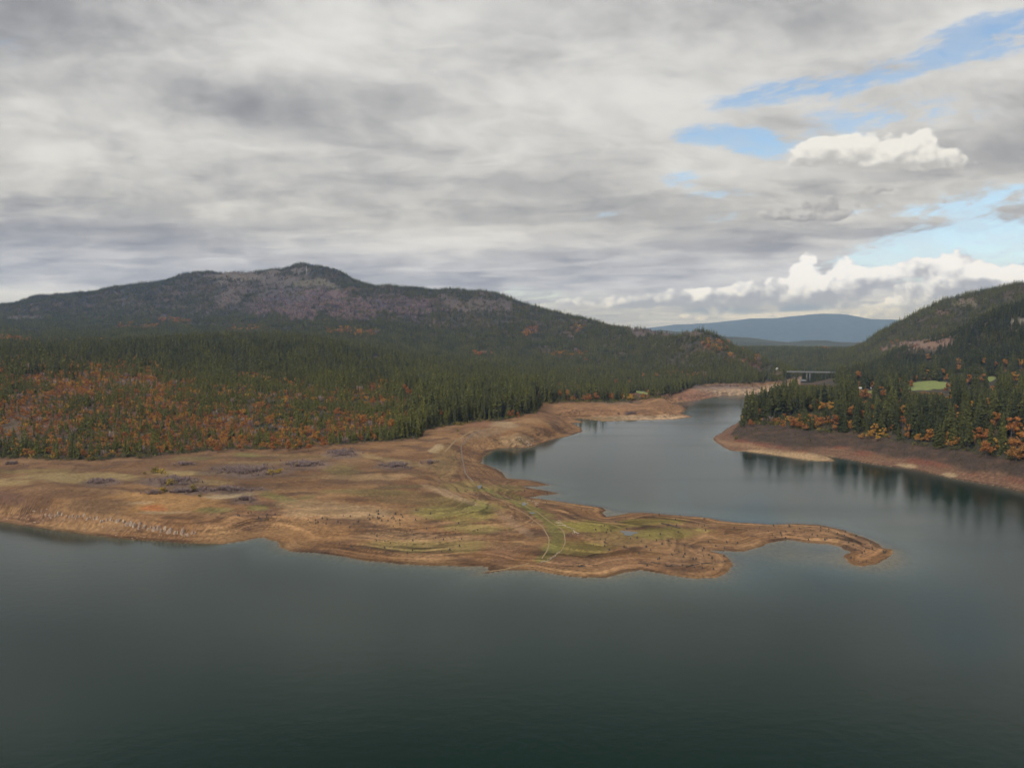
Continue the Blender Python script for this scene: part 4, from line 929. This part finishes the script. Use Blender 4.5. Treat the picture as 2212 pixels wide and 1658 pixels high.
# ---- who shows largest: walk outwards and keep what rises above the nearer crowns
TU, TVb = proj(TX, TY, TZ); _, TVt = proj(TX, TY, TZ + TH)
order = np.argsort(TR); skyl = np.full(2400, 3000.0); show = np.zeros(len(TX))
for i in order:
    if TR[i] > 2000: break
    if not alive[i] or TK[i] > 1: continue
    u = TU[i]
    if u < -2 or u > 2214: continue
    wpx = max(1, int(TH[i] * .15 * FD / TR[i])); a, b = int(u) - wpx + 90, int(u) + wpx + 90
    vis = min(float(np.median(skyl[a:b + 1])), TVb[i]) - TVt[i]
    if vis > 0: show[i] = vis * min(wpx * 2, 40)
    skyl[a:b + 1] = np.minimum(skyl[a:b + 1], TVt[i] + (TVb[i] - TVt[i]) * .35)
single = np.zeros(len(TX), bool)
n_lone = len(LONERS)
ic = np.nonzero(alive & (TK == 0))[0]; ic = ic[np.argsort(-show[ic])][:300 - n_lone]; single[ic] = True
ia = np.nonzero(alive & (TK == 1))[0]; ia = ia[np.argsort(-show[ia])][:298 - len(picked) + n_lone]; single[ia] = True

# ---- individuals
def make_tree(name, forms_, k, x, y, z, h_, tint, label, cat, group, rz=None, wide=1.0):
    e = bpy.data.objects.new(name, None); COL.objects.link(e); e.empty_display_size = 1
    e.location = (x, y, z - .25); e.rotation_euler = (0, 0, rnd.random() * 6.28 if rz is None else rz); e.scale = (h_ * wide, h_ * wide, h_)
    tag(e, label, cat, group)
    for nm, me in zip(('trunk', 'crown'), forms_[k]):
        c = bpy.data.objects.new(nm, me); c.parent = e; COL.objects.link(c); c['tint'] = float(tint)
    return e
def zone_con(u, v, x, y, lf):
    r = math.hypot(x, y)
    if not lf:
        if u > 2060: return 'dark tall conifer on the right headland slope near the photo edge', 'conifers on the steep right end of the headland'
        if u > 1880: return 'dark tall conifer in the dense front rows of the right headland', 'conifers in the middle of the right headland'
        return 'dark green conifer in the woods on the tapering left end of the right headland', 'conifers on the left end of the right headland'
    if u > 918 : return 'tall dark green conifer in the dense stand above the bare bank by the inlet', 'conifers in the dense stand above the bank'
    if u > 620: return 'green conifer in the woods behind the middle of the mud flat, among orange trees', 'conifers behind the middle of the mud flat'
    if u > 300: return 'young olive green conifer in the mixed scrub behind the purple thickets of the mud flat', 'young conifers behind the thickets'
    return 'young olive green conifer in the mixed scrub behind the left end of the mud flat', 'young conifers behind the left end of the flat'
LFT = at_grid(LEFT.astype(float), TX, TY) > .5
for i in np.nonzero(single)[0]:
    u, v = TU[i], TVb[i]
    if TK[i] == 0:
        lb, gp = zone_con(u, v, TX[i], TY[i], LFT[i])
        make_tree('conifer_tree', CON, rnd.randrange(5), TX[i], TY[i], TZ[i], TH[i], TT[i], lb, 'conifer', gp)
    else:
        if not LFT[i]: lb, gp = 'small rust orange tree half hidden among the dark conifers of the right headland', 'small autumn trees half hidden on the right headland'
        elif u > 620: lb, gp = 'small orange tree among green conifers behind the middle of the mud flat', 'small autumn trees behind the middle of the flat'
        else: lb, gp = 'low rust orange tree in the young scrub behind the mud flat left half', 'low autumn trees behind the left half of the flat'
        make_tree('autumn_tree', AUT, rnd.randrange(4), TX[i], TY[i], TZ[i], TH[i], TT[i], lb, 'autumn tree', gp, wide=1.25)
AL = {(1855, 808): 'round bright orange tree by the bridge end, above the conifers of the headland', (1907, 844): 'broad glowing orange tree in front of the left end of the green meadow', (1868, 848): 'orange tree beside the small white sheds', (2046, 835): 'rust orange tree at the lower right corner of the green meadow',
      (2093, 818): 'round orange tree right of the green meadow, left of a touching pair', (2121, 816): 'round orange tree right of the green meadow, right of a touching pair', (2193, 812): 'wide orange tree crown above the headland woods near the right edge', (2006, 769): 'pale yellow-green tree at the foot of the dark hill', (2071, 779): 'yellowish round tree high on the flat beyond the meadow',
      (1960, 930): 'tall narrow dark red tree at the lower edge of the headland woods', (1985, 945): 'small bright orange bush-like tree right of the tall dark red one', (1643, 890): 'orange tree near the water-end of the headland', (1715, 910): 'red-orange tree low on the headland above the dark bank', (1837, 885): 'single round orange tree in the middle of the headland woods',
      (2152, 904): 'orange tree left of the big rust red crown near the right edge', (2185, 917): 'big rust red crown in the headland woods near the right edge', (1888, 924): 'bright yellow-green tree at the lower edge of the headland woods', (1362, 856): 'bright yellow tree on the second bare point', (1288, 854): 'orange tree left of the bright yellow one on the second bare point', (1389, 854): 'orange tree right of the bright yellow one on the second bare point', (883, 842): 'upright red-orange tree high in the dense green stand', (1163, 852): 'pale yellow tree at the end of the dense stand by the inlet'}
for j, (kind, x, y, z, h_, ti, u, v) in enumerate(picked):
    if kind == 'lone':
        lab = {(1607, 905): 'slender conifer at the very water-end of the right headland', (1601, 912): 'small spindly conifer overhanging the tip of the right headland', (1685, 868): 'broadest tallest conifer standing up against the pale far shore', (1618, 892): 'pointed conifer just right of the slender one at the water-end of the headland'}.get((u, v), 'tall conifer standing up against the water and pale far shore on the headland ridge')
        make_tree('conifer_tree', CON, 4 if h_ > 34 else (1 if h_ < 22 else rnd.randrange(4)), x, y, z, h_, ti, lab, 'conifer', 'conifers on the ridge of the right headland', wide=1.0 if h_ > 22 else .75)
    else:
        lab = AL.get((u, v))
        if lab is None:
            if kind == 'yellow': lab = 'small yellow tree at the lower edge of the headland woods' if u > 1500 else 'small pale yellow tree beside the bright yellow one on the second bare point'
            elif u > 1540 and v < 850: lab = 'orange tree on the meadow flat above the headland woods'
            elif u > 1540: lab = 'orange tree standing among the dark conifers of the right headland'
            elif u > 1180: lab = 'orange tree in the woods behind the second bare point'
            elif u > 610: lab = 'bright orange tree in the green woods behind the middle of the mud flat'
            else: lab = 'bright orange tree at the waterside edge of the young mixed scrub'
        gp = 'autumn trees of the right shore' if u > 1540 else ('autumn trees of the second point' if u > 1180 else 'bright autumn trees of the left woods')
        wd = .55 if (u, v) == (1960, 930) else (1.25 if h_ > 14 else 1.05)
        make_tree('autumn_tree', AUT, j % 4, x, y, z, h_, ti, lab, 'autumn tree', gp, wide=wd)

# ---- the uncountable rest
rest = alive & ~single
def rest_of(kind): return np.nonzero(rest & (TK == kind))[0]
k = rest_of(0); fr_ = TR[k] > 2000
form = np.where(fr_, rng.integers(6, 10, len(k)), rng.integers(0, 6, len(k)))
scl = np.where(fr_, TH[k] * 1.0, TH[k])
zz = np.stack([TX[k], TY[k], TZ[k] - .3 - fr_ * 1.0], -1)
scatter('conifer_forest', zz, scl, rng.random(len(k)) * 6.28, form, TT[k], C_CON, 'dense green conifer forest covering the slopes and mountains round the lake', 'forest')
k = rest_of(1)
scatter('autumn_woods', np.stack([TX[k], TY[k], TZ[k] - .2], -1), TH[k], rng.random(len(k)) * 6.28, rng.integers(0, 5, len(k)), TT[k], C_AUT, 'rust orange autumn scrub and trees scattered through the conifer forest', 'autumn woods')
k = rest_of(2)
scatter('leafless_scrub', np.stack([TX[k], TY[k], TZ[k] - .15], -1), TH[k], rng.random(len(k)) * 6.28, rng.integers(0, 3, len(k)), TT[k], C_BAR, 'purplish grey leafless scrub in thickets on the mud flat and on the mountain slopes', 'scrub')
k = rest_of(3)
scatter('shore_brush', np.stack([TX[k], TY[k], TZ[k] - .1], -1), TH[k], rng.random(len(k)) * 6.28, rng.integers(0, 3, len(k)), TT[k], C_BSH, 'low grey green brush along the waterside edge of the woods', 'brush')

# ------------------------------------------------------------------ yellow willow bushes on the flat
BUSH = []
for q in range(3):
    cr_, lb = leaf_crown(R2, 260, .7, .48, .42, .085, 9); BUSH.append((limb_mb(R2, lb, .2, .03).mesh('stem', [m_bark]), cr_.mesh('foliage', [M_GRS])))
BU = [(332, 1017, 3.6, .55, 'broad olive yellow bush, left of a touching pair behind the thickets'), (350, 1021, 3.0, .8, 'round bright yellow-green bush, right of a touching pair behind the thickets'), (311, 1022, 1.6, .8, 'smallest yellow bush left of the olive pair'), (369, 1044, 3.2, .9, 'golden bush at the left end of a purple thicket'), (413, 1056, 3.6, .9, 'golden bush in front of the purple thicket, biggest of the three golden ones'), (346, 1060, 2.4, .7, 'brownish gold bush, left of a touching pair in front of the thicket'), (358, 1058, 2.4, .8, 'brownish gold bush, right of a touching pair in front of the thicket'), (584, 1021, 2.6, .6, 'olive bush inside the largest purple thicket, left one'), (602, 1018, 3.0, .75, 'gold bush inside the largest purple thicket, right one'), (433, 1070, 1.4, .1, 'small grey green bush beside the pale sand patch'),
      (640, 1004, 2.0, .7, 'yellowish bush in the thicket right of the largest one'), (1000, 916, 2.2, .5, 'olive bush on the bare bank below the dense stand'), (990, 930, 2.0, .6, 'yellowish bush beside the old road on the bank'), (1592, 946, 2.6, .35, 'pale green bush at the tip of the right headland')]
for u, v, h_, ti, lb in BU:
    x, y, z = hit(u, v, h_ * .4)
    e = bpy.data.objects.new('willow_bush', None); COL.objects.link(e); e.location = (x, y, z - .05); h_ *= 1.5; e.scale = (h_ * 1.15, h_ * 1.15, h_); e.rotation_euler[2] = rnd.random() * 6
    tag(e, lb, 'bush', 'autumn bushes on the mud flat')
    for nm, me in zip(('stem', 'foliage'), BUSH[rnd.randrange(3)]):
        c = bpy.data.objects.new(nm, me); c.parent = e; COL.objects.link(c); c['tint'] = ti

# ------------------------------------------------------------------ stumps, boulders, driftwood, rock ledge
m_stump, t_, b_ = mat('weathered_stump'); g = t_.nodes.new('ShaderNodeTexCoord'); nz = nnoise(t_, g.outputs['Object'], 4, 5, .6)
t_.links.new(mixc(t_, nz.ss(.3, .7), (0.035, 0.028, 0.022), (0.09, 0.07, 0.055)), b_.inputs['Base Color']); b_.inputs['Roughness'].default_value = .9
m_drift, t_, b_ = mat('bleached_wood'); g = t_.nodes.new('ShaderNodeTexCoord'); nz = nnoise(t_, g.outputs['Object'], 3, 5, .6)
t_.links.new(mixc(t_, nz.ss(.3, .7), (0.26, 0.205, 0.155), (0.46, 0.38, 0.30)), b_.inputs['Base Color']); b_.inputs['Roughness'].default_value = .9
m_rock, t_, b_ = mat('shore_rock'); g = t_.nodes.new('ShaderNodeTexCoord'); nz = nnoise(t_, g.outputs['Object'], 1.6, 6, .65); oi = t_.nodes.new('ShaderNodeObjectInfo')
rc = mixc(t_, nz.ss(.3, .72), (0.17, 0.115, 0.085), (0.50, 0.40, 0.30)); rc = mixc(t_, X(t_, oi.outputs['Random']) * .6, rc, (0.24, 0.155, 0.11))
t_.links.new(rc, b_.inputs['Base Color']); b_.inputs['Roughness'].default_value = .95
def rock_mesh(name, seed, m, sx=1, sy=1, sz=1, sub=2):
    import bmesh
    bm = bmesh.new(); bmesh.ops.create_icosphere(bm, subdivisions=sub, radius=.5); r_ = random.Random(seed)
    pl = [(np.array([r_.gauss(0, 1) for _ in range(3)]), r_.uniform(.26, .42)) for _ in range(9)]
    for v in bm.verts:
        p = np.array(v.co)
        for n, d in pl:
            n = n / np.linalg.norm(n); k = p @ n
            if k > d: p = p - n * (k - d)
        v.co = p * np.array((sx, sy, sz)) * (1 + r_.uniform(-.04, .04))
    me = bpy.data.meshes.new(name); bm.to_mesh(me); bm.free(); me.materials.append(m); return me
def stump_mesh(seed):
    r_ = random.Random(seed); mb = MB(); k = 9
    ph = [r_.uniform(.75, 1.25) for _ in range(k)]
    rings = [(-.25, 1.5), (.0, 1.05), (.25, .72), (.7, .58), (1.0, .55)]; V = []; F = []
    for z, r in rings:
        for j in range(k):
            a = 6.283 * j / k; rr = r * (1 + (ph[j] - 1) * (1.6 if z < .2 else .5)) * .5; V.append((math.cos(a) * rr, math.sin(a) * rr, z * (1 if z < .9 else r_.uniform(.75, 1.15))))
    for i in range(len(rings) - 1):
        for j in range(k): F.append((i * k + j, i * k + (j + 1) % k, (i + 1) * k + (j + 1) % k, (i + 1) * k + j))
    V.append((0, 0, .8)); c = len(V) - 1
    for j in range(k): F.append(((len(rings) - 1) * k + j, (len(rings) - 1) * k + (j + 1) % k, c))
    mb.add(V, F)
    for q in range(4):
        a = r_.random() * 6.28; L = r_.uniform(.8, 1.5); mb.tube([(math.cos(a) * .3, math.sin(a) * .3, .12), (math.cos(a) * L * .6, math.sin(a) * L * .6, .05), (math.cos(a + .3) * L, math.sin(a + .3) * L, -.15)], [.16, .1, .04], 4)
    return mb.mesh('tree_stump', [m_stump])
STM = [stump_mesh(i) for i in range(5)]
def put(name, me, u, v, s, lab, cat, gp, rz=None, sink=0.06, sc=None, tilt=0.0):
    x, y, z = hit(u, v); o = bpy.data.objects.new(name, me); COL.objects.link(o)
    o.location = (x, y, z - sink * s); o.rotation_euler = (tilt * rnd.uniform(-1, 1), tilt * rnd.uniform(-1, 1), rnd.random() * 6.28 if rz is None else rz); o.scale = sc or (s, s, s)
    return tag(o, lab, cat, gp)
def onland(u, v):
    x, y, z = hit(u, v); return float(at_grid(S, np.array(x), np.array(y))) > 1.0
def strew(n, u, v, ru, rv, fn):
    c = 0; tries = 0
    while c < n and tries < n * 6:
        tries += 1; a = rnd.random() * 6.283; q = math.sqrt(rnd.random()); uu, vv = u + math.cos(a) * q * ru, v + math.sin(a) * q * rv
        if onland(uu, vv): fn(uu, vv); c += 1
def stump(lab, gp): return lambda u, v: put('tree_stump', STM[rnd.randrange(5)], u, v, rnd.uniform(.55, 1.2), lab, 'stump', gp)
s1 = stump('dark old tree stump on the curved sandy hook at the end of the spit', 'stumps on the hook of the spit')
strew(26, 1868, 1185, 50, 30, s1); strew(34, 1730, 1150, 110, 18, s1)
s2 = stump('dark old tree stump on the wide grassy middle of the spit', 'stumps on the middle of the spit')
strew(55, 1430, 1160, 170, 50, s2); strew(26, 1480, 1210, 90, 30, s2)
s3 = stump('dark old tree stump on the broad mud slope above the near shore', 'stumps on the broad mud slope')
strew(30, 760, 1125, 110, 16, s3); strew(34, 900, 1160, 180, 40, s3); strew(16, 870, 1112, 80, 12, s3); strew(14, 560, 1115, 60, 10, s3); strew(16, 1160, 1070, 40, 25, s3); strew(8, 1120, 960, 40, 12, s3)
RK = [rock_mesh('boulder', 20 + i, m_rock, 1, .8, .65) for i in range(5)]
def boulder(lab, gp, a=.4, b=1.3): return lambda u, v: put('boulder', RK[rnd.randrange(5)], u, v, rnd.uniform(a, b), lab, 'boulder', gp, sink=.15)
b1 = boulder('pale brown boulder on the rubbly bank at the left end of the near shore', 'boulders on the left rubbly bank', .5, 1.7)
strew(70, 70, 1118, 90, 15, b1); strew(60, 260, 1148, 190, 16, b1)
b2 = boulder('pale stone lying on the broad mud slope above the near shore', 'stones on the broad mud slope', .35, .9)
strew(40, 1190 - 100, 1185, 45, 16, b2); strew(20, 900, 1170, 150, 25, b2); strew(26, 1010, 1098, 30, 12, b2)
b3 = boulder('pale stone along the old road on the neck of the spit', 'stones along the old road', .5, 1.2)
for i in range(60):
    q = rnd.random(); uu = np.interp(q, [0, .4, .7, 1], [1045, 1085, 1140, 1175]) + rnd.gauss(0, 5) - 18; vv = np.interp(q, [0, .4, .7, 1], [1078, 1092, 1118, 1140]) + rnd.gauss(0, 2.5); b3(uu, vv)
# the broken basalt ledge on the left near shore: block by block
LED = [rock_mesh('ledge_rock', 60 + i, m_rock, .75, .75, 1.5) for i in range(6)]
for i in range(46):
    q = (i + rnd.uniform(-.3, .3)) / 45; uu = 92 + q * 330; vv = np.interp(uu, [92, 150, 230, 300, 360, 430], [1108, 1116, 1124, 1137, 1146, 1158]) + rnd.uniform(-3, 3)
    s = rnd.uniform(2.2, 4.2) * (1.2 if 270 < uu < 400 else .8)
    put('ledge_rock', LED[i % 6], uu, vv, s, 'pale upright rock block in the broken ledge along the left near shore', 'rock', 'rock blocks of the broken ledge', sink=.25, tilt=.15)
put('boulder', RK[1], 103, 1101, 2.0, 'whitish boulder standing at the upper left end of the rock ledge', 'boulder', None, sink=.1)
put('boulder', RK[2], 73, 1105, 1.8, 'pale boulder left of the whitish one at the end of the ledge', 'boulder', None, sink=.1)
# driftwood
def log_mesh(seed, m, bend=.15):
    r_ = random.Random(seed); mb = MB(); pts = [(-.5 + i * .2, r_.uniform(-bend, bend) * .25, r_.uniform(0, .02)) for i in range(6)]
    mb.tube(pts, [.035, .04, .038, .033, .028, .018], 7)
    for q in range(3): x0 = r_.uniform(-.4, .3); mb.tube([(x0, 0, .02), (x0 + .06, r_.uniform(-.12, .12), .09)], [.014, .005], 4)
    return mb.mesh('driftwood_log', [m])
DW = [log_mesh(i, m_drift) for i in range(4)]; DK = [log_mesh(10 + i, m_stump) for i in range(3)]
def drift(pts, n, lab, gp, jit=3.0, lo=1.8, hi=4.5, meshes=DW):
    pu = [p[0] for p in pts]; pv_ = [p[1] for p in pts]; ts = np.linspace(0, 1, len(pts))
    for i in range(n):
        q = rnd.random(); u, v = np.interp(q, ts, pu) + rnd.gauss(0, jit), np.interp(q, ts, pv_) + rnd.gauss(0, jit * .45)
        q2 = min(1, q + .05); du = np.interp(q2, ts, pu) - np.interp(q2 - .05, ts, pu); dv = (np.interp(q2, ts, pv_) - np.interp(q2 - .05, ts, pv_)) * 3.5
        put('driftwood_log', meshes[rnd.randrange(len(meshes))], u, v, 1, lab, 'log', gp, rz=math.atan2(-dv, du) + rnd.gauss(0, .35), sink=-.05, sc=(rnd.uniform(lo, hi),) * 3)
drift([(1200, 1129), (1222, 1134), (1238, 1146), (1245, 1158)], 22, 'bleached driftwood log in the curved drift beside the old road', 'driftwood drift beside the old road', 4)
drift([(1125, 1088), (1150, 1082), (1160, 1090)], 12, 'bleached driftwood log by the small puddle near the back shore', 'driftwood by the back shore puddle', 3)
drift([(1118, 945), (1132, 953), (1145, 961)], 22, 'bleached driftwood log spilled down the bare bluff by the inlet', 'driftwood on the bare bluff', 3, 4, 9)
drift([(1165, 1218), (1195, 1205), (1215, 1185)], 14, 'bleached driftwood log along the bend of the old road near the shore', 'driftwood at the road bend', 2)
drift([(1390, 1215), (1450, 1222), (1530, 1218)], 16, 'dark waterlogged log on the near shore of the spit', 'dark logs on the spit shore', 4, 3, 8, DK)
drift([(1215, 1222), (1260, 1222), (1300, 1218)], 10, 'dark waterlogged log near the road end of the spit', 'dark logs near the road end', 4, 2, 5, DK)
drift([(1330, 1110), (1450, 1114), (1560, 1127), (1720, 1134), (1820, 1147), (1898, 1180)], 34, 'dark waterlogged debris log along the back waterline of the spit', 'dark debris on the back waterline', 2.5, 1.2, 3.2, DK)
drift([(1640, 1181), (1700, 1163), (1790, 1172), (1825, 1195)], 12, 'dark waterlogged debris log round the inner cove of the hook', 'dark debris in the cove', 2.0, 1.0, 2.6, DK)
put('driftwood_log', DK[0], 1449, 1136, 1, 'long dark log lying alone on the grassy middle of the spit', 'log', None, rz=-.9, sink=-.1, sc=(14, 14, 14))
put('driftwood_log', DK[1], 1623, 1158, 1, 'short dark log alone on the sandy part of the spit', 'log', None, rz=-.4, sink=-.1, sc=(6, 6, 6))

# ------------------------------------------------------------------ tracks and puddles on the flat
m_track, t_, b_ = mat('pale_gravel'); g = t_.nodes.new('ShaderNodeNewGeometry'); nz = nnoise(t_, g.outputs['Position'], .8, 5, .6)
t_.links.new(mixc(t_, nz.ss(.3, .7), (0.17, 0.115, 0.055), (0.28, 0.195, 0.105)), b_.inputs['Base Color']); b_.inputs['Roughness'].default_value = .95
m_ditch, t_, b_ = mat('wet_gravel'); g = t_.nodes.new('ShaderNodeNewGeometry'); nz = nnoise(t_, g.outputs['Position'], .5, 5, .6)
t_.links.new(mixc(t_, nz.ss(.35, .65), (0.075, 0.052, 0.036), (0.17, 0.115, 0.075)), b_.inputs['Base Color']); b_.inputs['Roughness'].default_value = .6
def strip(name, pts, w0, m):
    P3 = np.array([hit(u, v)[:2] for u, v in pts]); L = np.append(0, np.cumsum(np.hypot(*np.diff(P3, axis=0).T))); s = np.arange(0, L[-1], 1.5)
    # smooth the line
    x, y = np.interp(s, L, P3[:, 0]), np.interp(s, L, P3[:, 1])
    kx = np.ones(9) / 9; x = np.convolve(np.pad(x, 4, 'edge'), kx, 'valid'); y = np.convolve(np.pad(y, 4, 'edge'), kx, 'valid')
    tx, ty = np.gradient(x), np.gradient(y); n = np.hypot(tx, ty) + 1e-9; nx_, ny_ = -ty / n, tx / n
    V = []
    wob = fbm(s / 14, s * 0 + len(pts), 3, 7)
    cols = np.linspace(-1, 1, 7)
    for k in cols:
        ww = w0 * (1 + .55 * wob); px_, py_ = x + nx_ * k * ww, y + ny_ * k * ww
        V.append(np.stack([px_, py_, ground(px_, py_) + .07 - .1 * abs(k) ** 3], -1))
    V = np.stack(V, 1); a, b = V.shape[:2]; ix = np.arange(a * b).reshape(a, b)
    q = np.stack([ix[:-1, :-1], ix[:-1, 1:], ix[1:, 1:], ix[1:, :-1]], -1).reshape(-1, 4)
    me = mesh_np(name, V.reshape(-1, 3), q, [m], smooth=True)
    if me.polygons[len(me.polygons) // 2].normal.z < 0: me.flip_normals()
    return tag(obj(name, me), kind='structure')
strip('dirt_track', [(1039, 1062), (1081, 1080), (1134, 1108), (1172, 1137), (1187, 1162), (1184, 1187), (1168, 1210)], .36, m_track)
strip('dirt_track', [(1046, 1060), (1090, 1072), (1150, 1100), (1187, 1126), (1218, 1146), (1222, 1172), (1208, 1196), (1172, 1211)], .34, m_track)
strip('stony_ditch', [(1052, 928), (1011, 945), (996, 962), (999, 991), (1005, 1022), (1024, 1041)], .75, m_ditch)
strip('dirt_track', [(1165, 903), (1120, 910), (1070, 920), (1025, 930), (985, 950), (960, 975)], .8, m_track)
strip('spit_beach', [(1036, 1238), (1070, 1233), (1110, 1225), (1150, 1214)], .5, m_track)
m_pud, t_, b_ = mat('puddle_water'); b_.inputs['Base Color'].default_value = (.05, .055, .05, 1); b_.inputs['Roughness'].default_value = .04; b_.inputs['IOR'].default_value = 1.33
def puddle(u, v, ru, rv):
    x, y, z = hit(u, v); V = []; n = 28
    for j in range(n):
        a = 6.283 * j / n; k = 1 + .25 * math.sin(a * 3 + u) + .12 * math.sin(a * 5 + v); V.append((math.cos(a) * ru * k, math.sin(a) * rv * k))
    V = np.array(V); zz = max(float(ground(np.array(x + p), np.array(y + q))) for p, q in V) + .05
    zz = max(zz, z + .06)
    me = mesh_np('puddle', np.concatenate([V + (x, y), np.full((n, 1), zz)], 1), np.arange(n)[None], [m_pud]); tag(obj('puddle', me), kind='structure')
for q in [(1036, 1052, 1.6, 6), (1132, 1089, 1.4, 4), (1358, 1151, 4, 5), (1150, 1108, 1.8, 2)]: puddle(*q)

# ------------------------------------------------------------------ bridge, sheds, mast
m_conc, t_, b_ = mat('pale_concrete'); g = t_.nodes.new('ShaderNodeNewGeometry'); nz = nnoise(t_, g.outputs['Position'], .4, 5, .6)
t_.links.new(mixc(t_, nz.ss(.3, .7), (0.13, 0.135, 0.14), (0.21, 0.21, 0.21)), b_.inputs['Base Color']); b_.inputs['Roughness'].default_value = .85
m_steel, t_, b_ = mat('grey_steel'); b_.inputs['Base Color'].default_value = (.22, .23, .25, 1); b_.inputs['Roughness'].default_value = .6
m_white, t_, b_ = mat('white_paint'); g = t_.nodes.new('ShaderNodeNewGeometry'); nz = nnoise(t_, g.outputs['Position'], .6, 4, .6)
t_.links.new(mixc(t_, nz.ss(.3, .7), (0.45, 0.45, 0.44), (0.62, 0.62, 0.6)), b_.inputs['Base Color'])
m_dark, t_, b_ = mat('dark_opening'); b_.inputs['Base Color'].default_value = (.03, .03, .035, 1)
def boxmb(mb, x0, x1, y0, y1, z0, z1):
    mb.add([(x0, y0, z0), (x1, y0, z0), (x1, y1, z0), (x0, y1, z0), (x0, y0, z1), (x1, y0, z1), (x1, y1, z1), (x0, y1, z1)], [(0, 3, 2, 1), (4, 5, 6, 7), (0, 1, 5, 4), (1, 2, 6, 5), (2, 3, 7, 6), (3, 0, 4, 7)])
bx0, by0, _ = PD(1700, 803, 1960); bx1, by1, bz = PD(1820, 803, 1960)
bl = math.hypot(bx1 - bx0, by1 - by0)
br = bpy.data.objects.new('road_bridge', None); COL.objects.link(br); br.location = (bx0, by0, bz - 1.2); br.rotation_euler[2] = math.atan2(by1 - by0, bx1 - bx0)
tag(br, 'pale flat road bridge on tall piers across the narrow end of the lake', 'bridge')
def part(name, mb, m, parent, smooth=False): return obj(name, mb.mesh(name, [m], smooth=smooth), parent)
mb = MB(); boxmb(mb, 0, bl, -4, 4, 0, .9); part('deck', mb, m_conc, br)
mb = MB(); boxmb(mb, 0, bl, -3.2, -2.6, -1.5, -.003); boxmb(mb, 0, bl, 2.6, 3.2, -1.5, -.003); part('girder', mb, m_steel, br)
for sy in (-3.9, 3.8):
    mb = MB(); boxmb(mb, 0, bl, sy, sy + .12, 1.5, 1.65)
    for i in range(int(bl / 4)): boxmb(mb, i * 4, i * 4 + .15, sy, sy + .12, .903, 1.497)
    part('railing', mb, m_steel, br)
ca_, sa_ = math.cos(br.rotation_euler[2]), math.sin(br.rotation_euler[2])
for px_, n in ((45, 0), (52, 1), (88, 2)):
    gx, gy = bx0 + ca_ * px_, by0 + sa_ * px_; gz = float(ground(np.array(gx), np.array(gy))) - br.location.z
    mb = MB(); boxmb(mb, px_ - .9, px_ + .9, -2.3, -1.0, gz - 1, -1.51); boxmb(mb, px_ - .9, px_ + .9, 1.0, 2.3, gz - 1, -1.51); boxmb(mb, px_ - 1.1, px_ + 1.1, -3.2, 3.2, -1.503, -1.0 + -.006); part('pier', mb, m_conc, br)
mb = MB(); boxmb(mb, 30, 44, -9, -4.5, -22, -18); part('footing', mb, m_conc, br)
def shed(u, v, L, W_, hgt, lab, rz, name='shed', wallm=None, cat='shed'):
    x, y, z = hit(u, v, hgt * .6); e = bpy.data.objects.new(name, None); COL.objects.link(e); e.location = (x, y, z); e.rotation_euler[2] = rz; tag(e, lab, cat)
    mb = MB(); a, b, h_, rf = L / 2, W_ / 2, hgt * .62, hgt
    mb.add([(-a, -b, -.5), (a, -b, -.5), (a, b, -.5), (-a, b, -.5), (-a, -b, h_), (a, -b, h_), (a, b, h_), (-a, b, h_), (-a, 0, rf), (a, 0, rf)], [(0, 1, 5, 4), (1, 2, 6, 9, 5), (2, 3, 7, 6), (3, 0, 4, 8, 7)]); part('wall', mb, wallm or m_white, e)
    mb = MB(); o_ = .4
    for s in (-1, 1):
        mb.add([(-a - o_, s * (b + o_), h_ - o_ * .6), (a + o_, s * (b + o_), h_ - o_ * .6), (a + o_, 0, rf + .05), (-a - o_, 0, rf + .05), (-a - o_, s * (b + o_), h_ - o_ * .6 + .18), (a + o_, s * (b + o_), h_ - o_ * .6 + .18), (a + o_, 0, rf + .23), (-a - o_, 0, rf + .23)], [(0, 1, 2, 3), (4, 7, 6, 5), (0, 4, 5, 1), (1, 5, 6, 2), (3, 7, 4, 0)])
    part('roof', mb, m_white, e)
    mb = MB(); boxmb(mb, -.6, .6, -b - .06, -b - .004, 0, 2.1); part('door', mb, m_dark, e)
    mb = MB(); boxmb(mb, a * .5 - .5, a * .5 + .5, -b - .05, -b - .004, 1, 2); part('window', mb, m_dark, e)
shed(1858, 838, 4.5, 4, 3.6, 'small white shed beyond the headland conifers, left of a pair', .3)
shed(1877, 838, 6, 4, 3.6, 'small white shed beyond the headland conifers, right of a pair', .1)
shed(813, 764, 7, 5, 5, 'small white roofed house alone in the middle of the forest slope', .4, 'house', None, 'house')
shed(1678, 797, 4, 3.5, 4.5, 'tiny white hut among the trees left of the bridge', .5, 'hut', None, 'hut')
x, y, z = hit(662, 592); 
e = bpy.data.objects.new('radio_mast', None); COL.objects.link(e); e.location = (x, y, z); tag(e, 'thin pale radio mast on the summit of the mountain', 'mast')
mb = MB(); mb.tube([(0, 0, -2), (0, 0, 22), (0, 0, 44)], [1.0, .8, .5], 6); part('pole', mb, m_white, e)
mb = MB(); boxmb(mb, 1.2, 3.0, -1, 1, 30, 33); boxmb(mb, -3.0, -1.2, -1, 1, 36, 38.5); part('antenna', mb, m_white, e)
print('trees', len(TX), 'single', single.sum(), [int((rest & (TK == k)).sum()) for k in range(4)], 'rbf', n_, 'objs', len(bpy.data.objects))
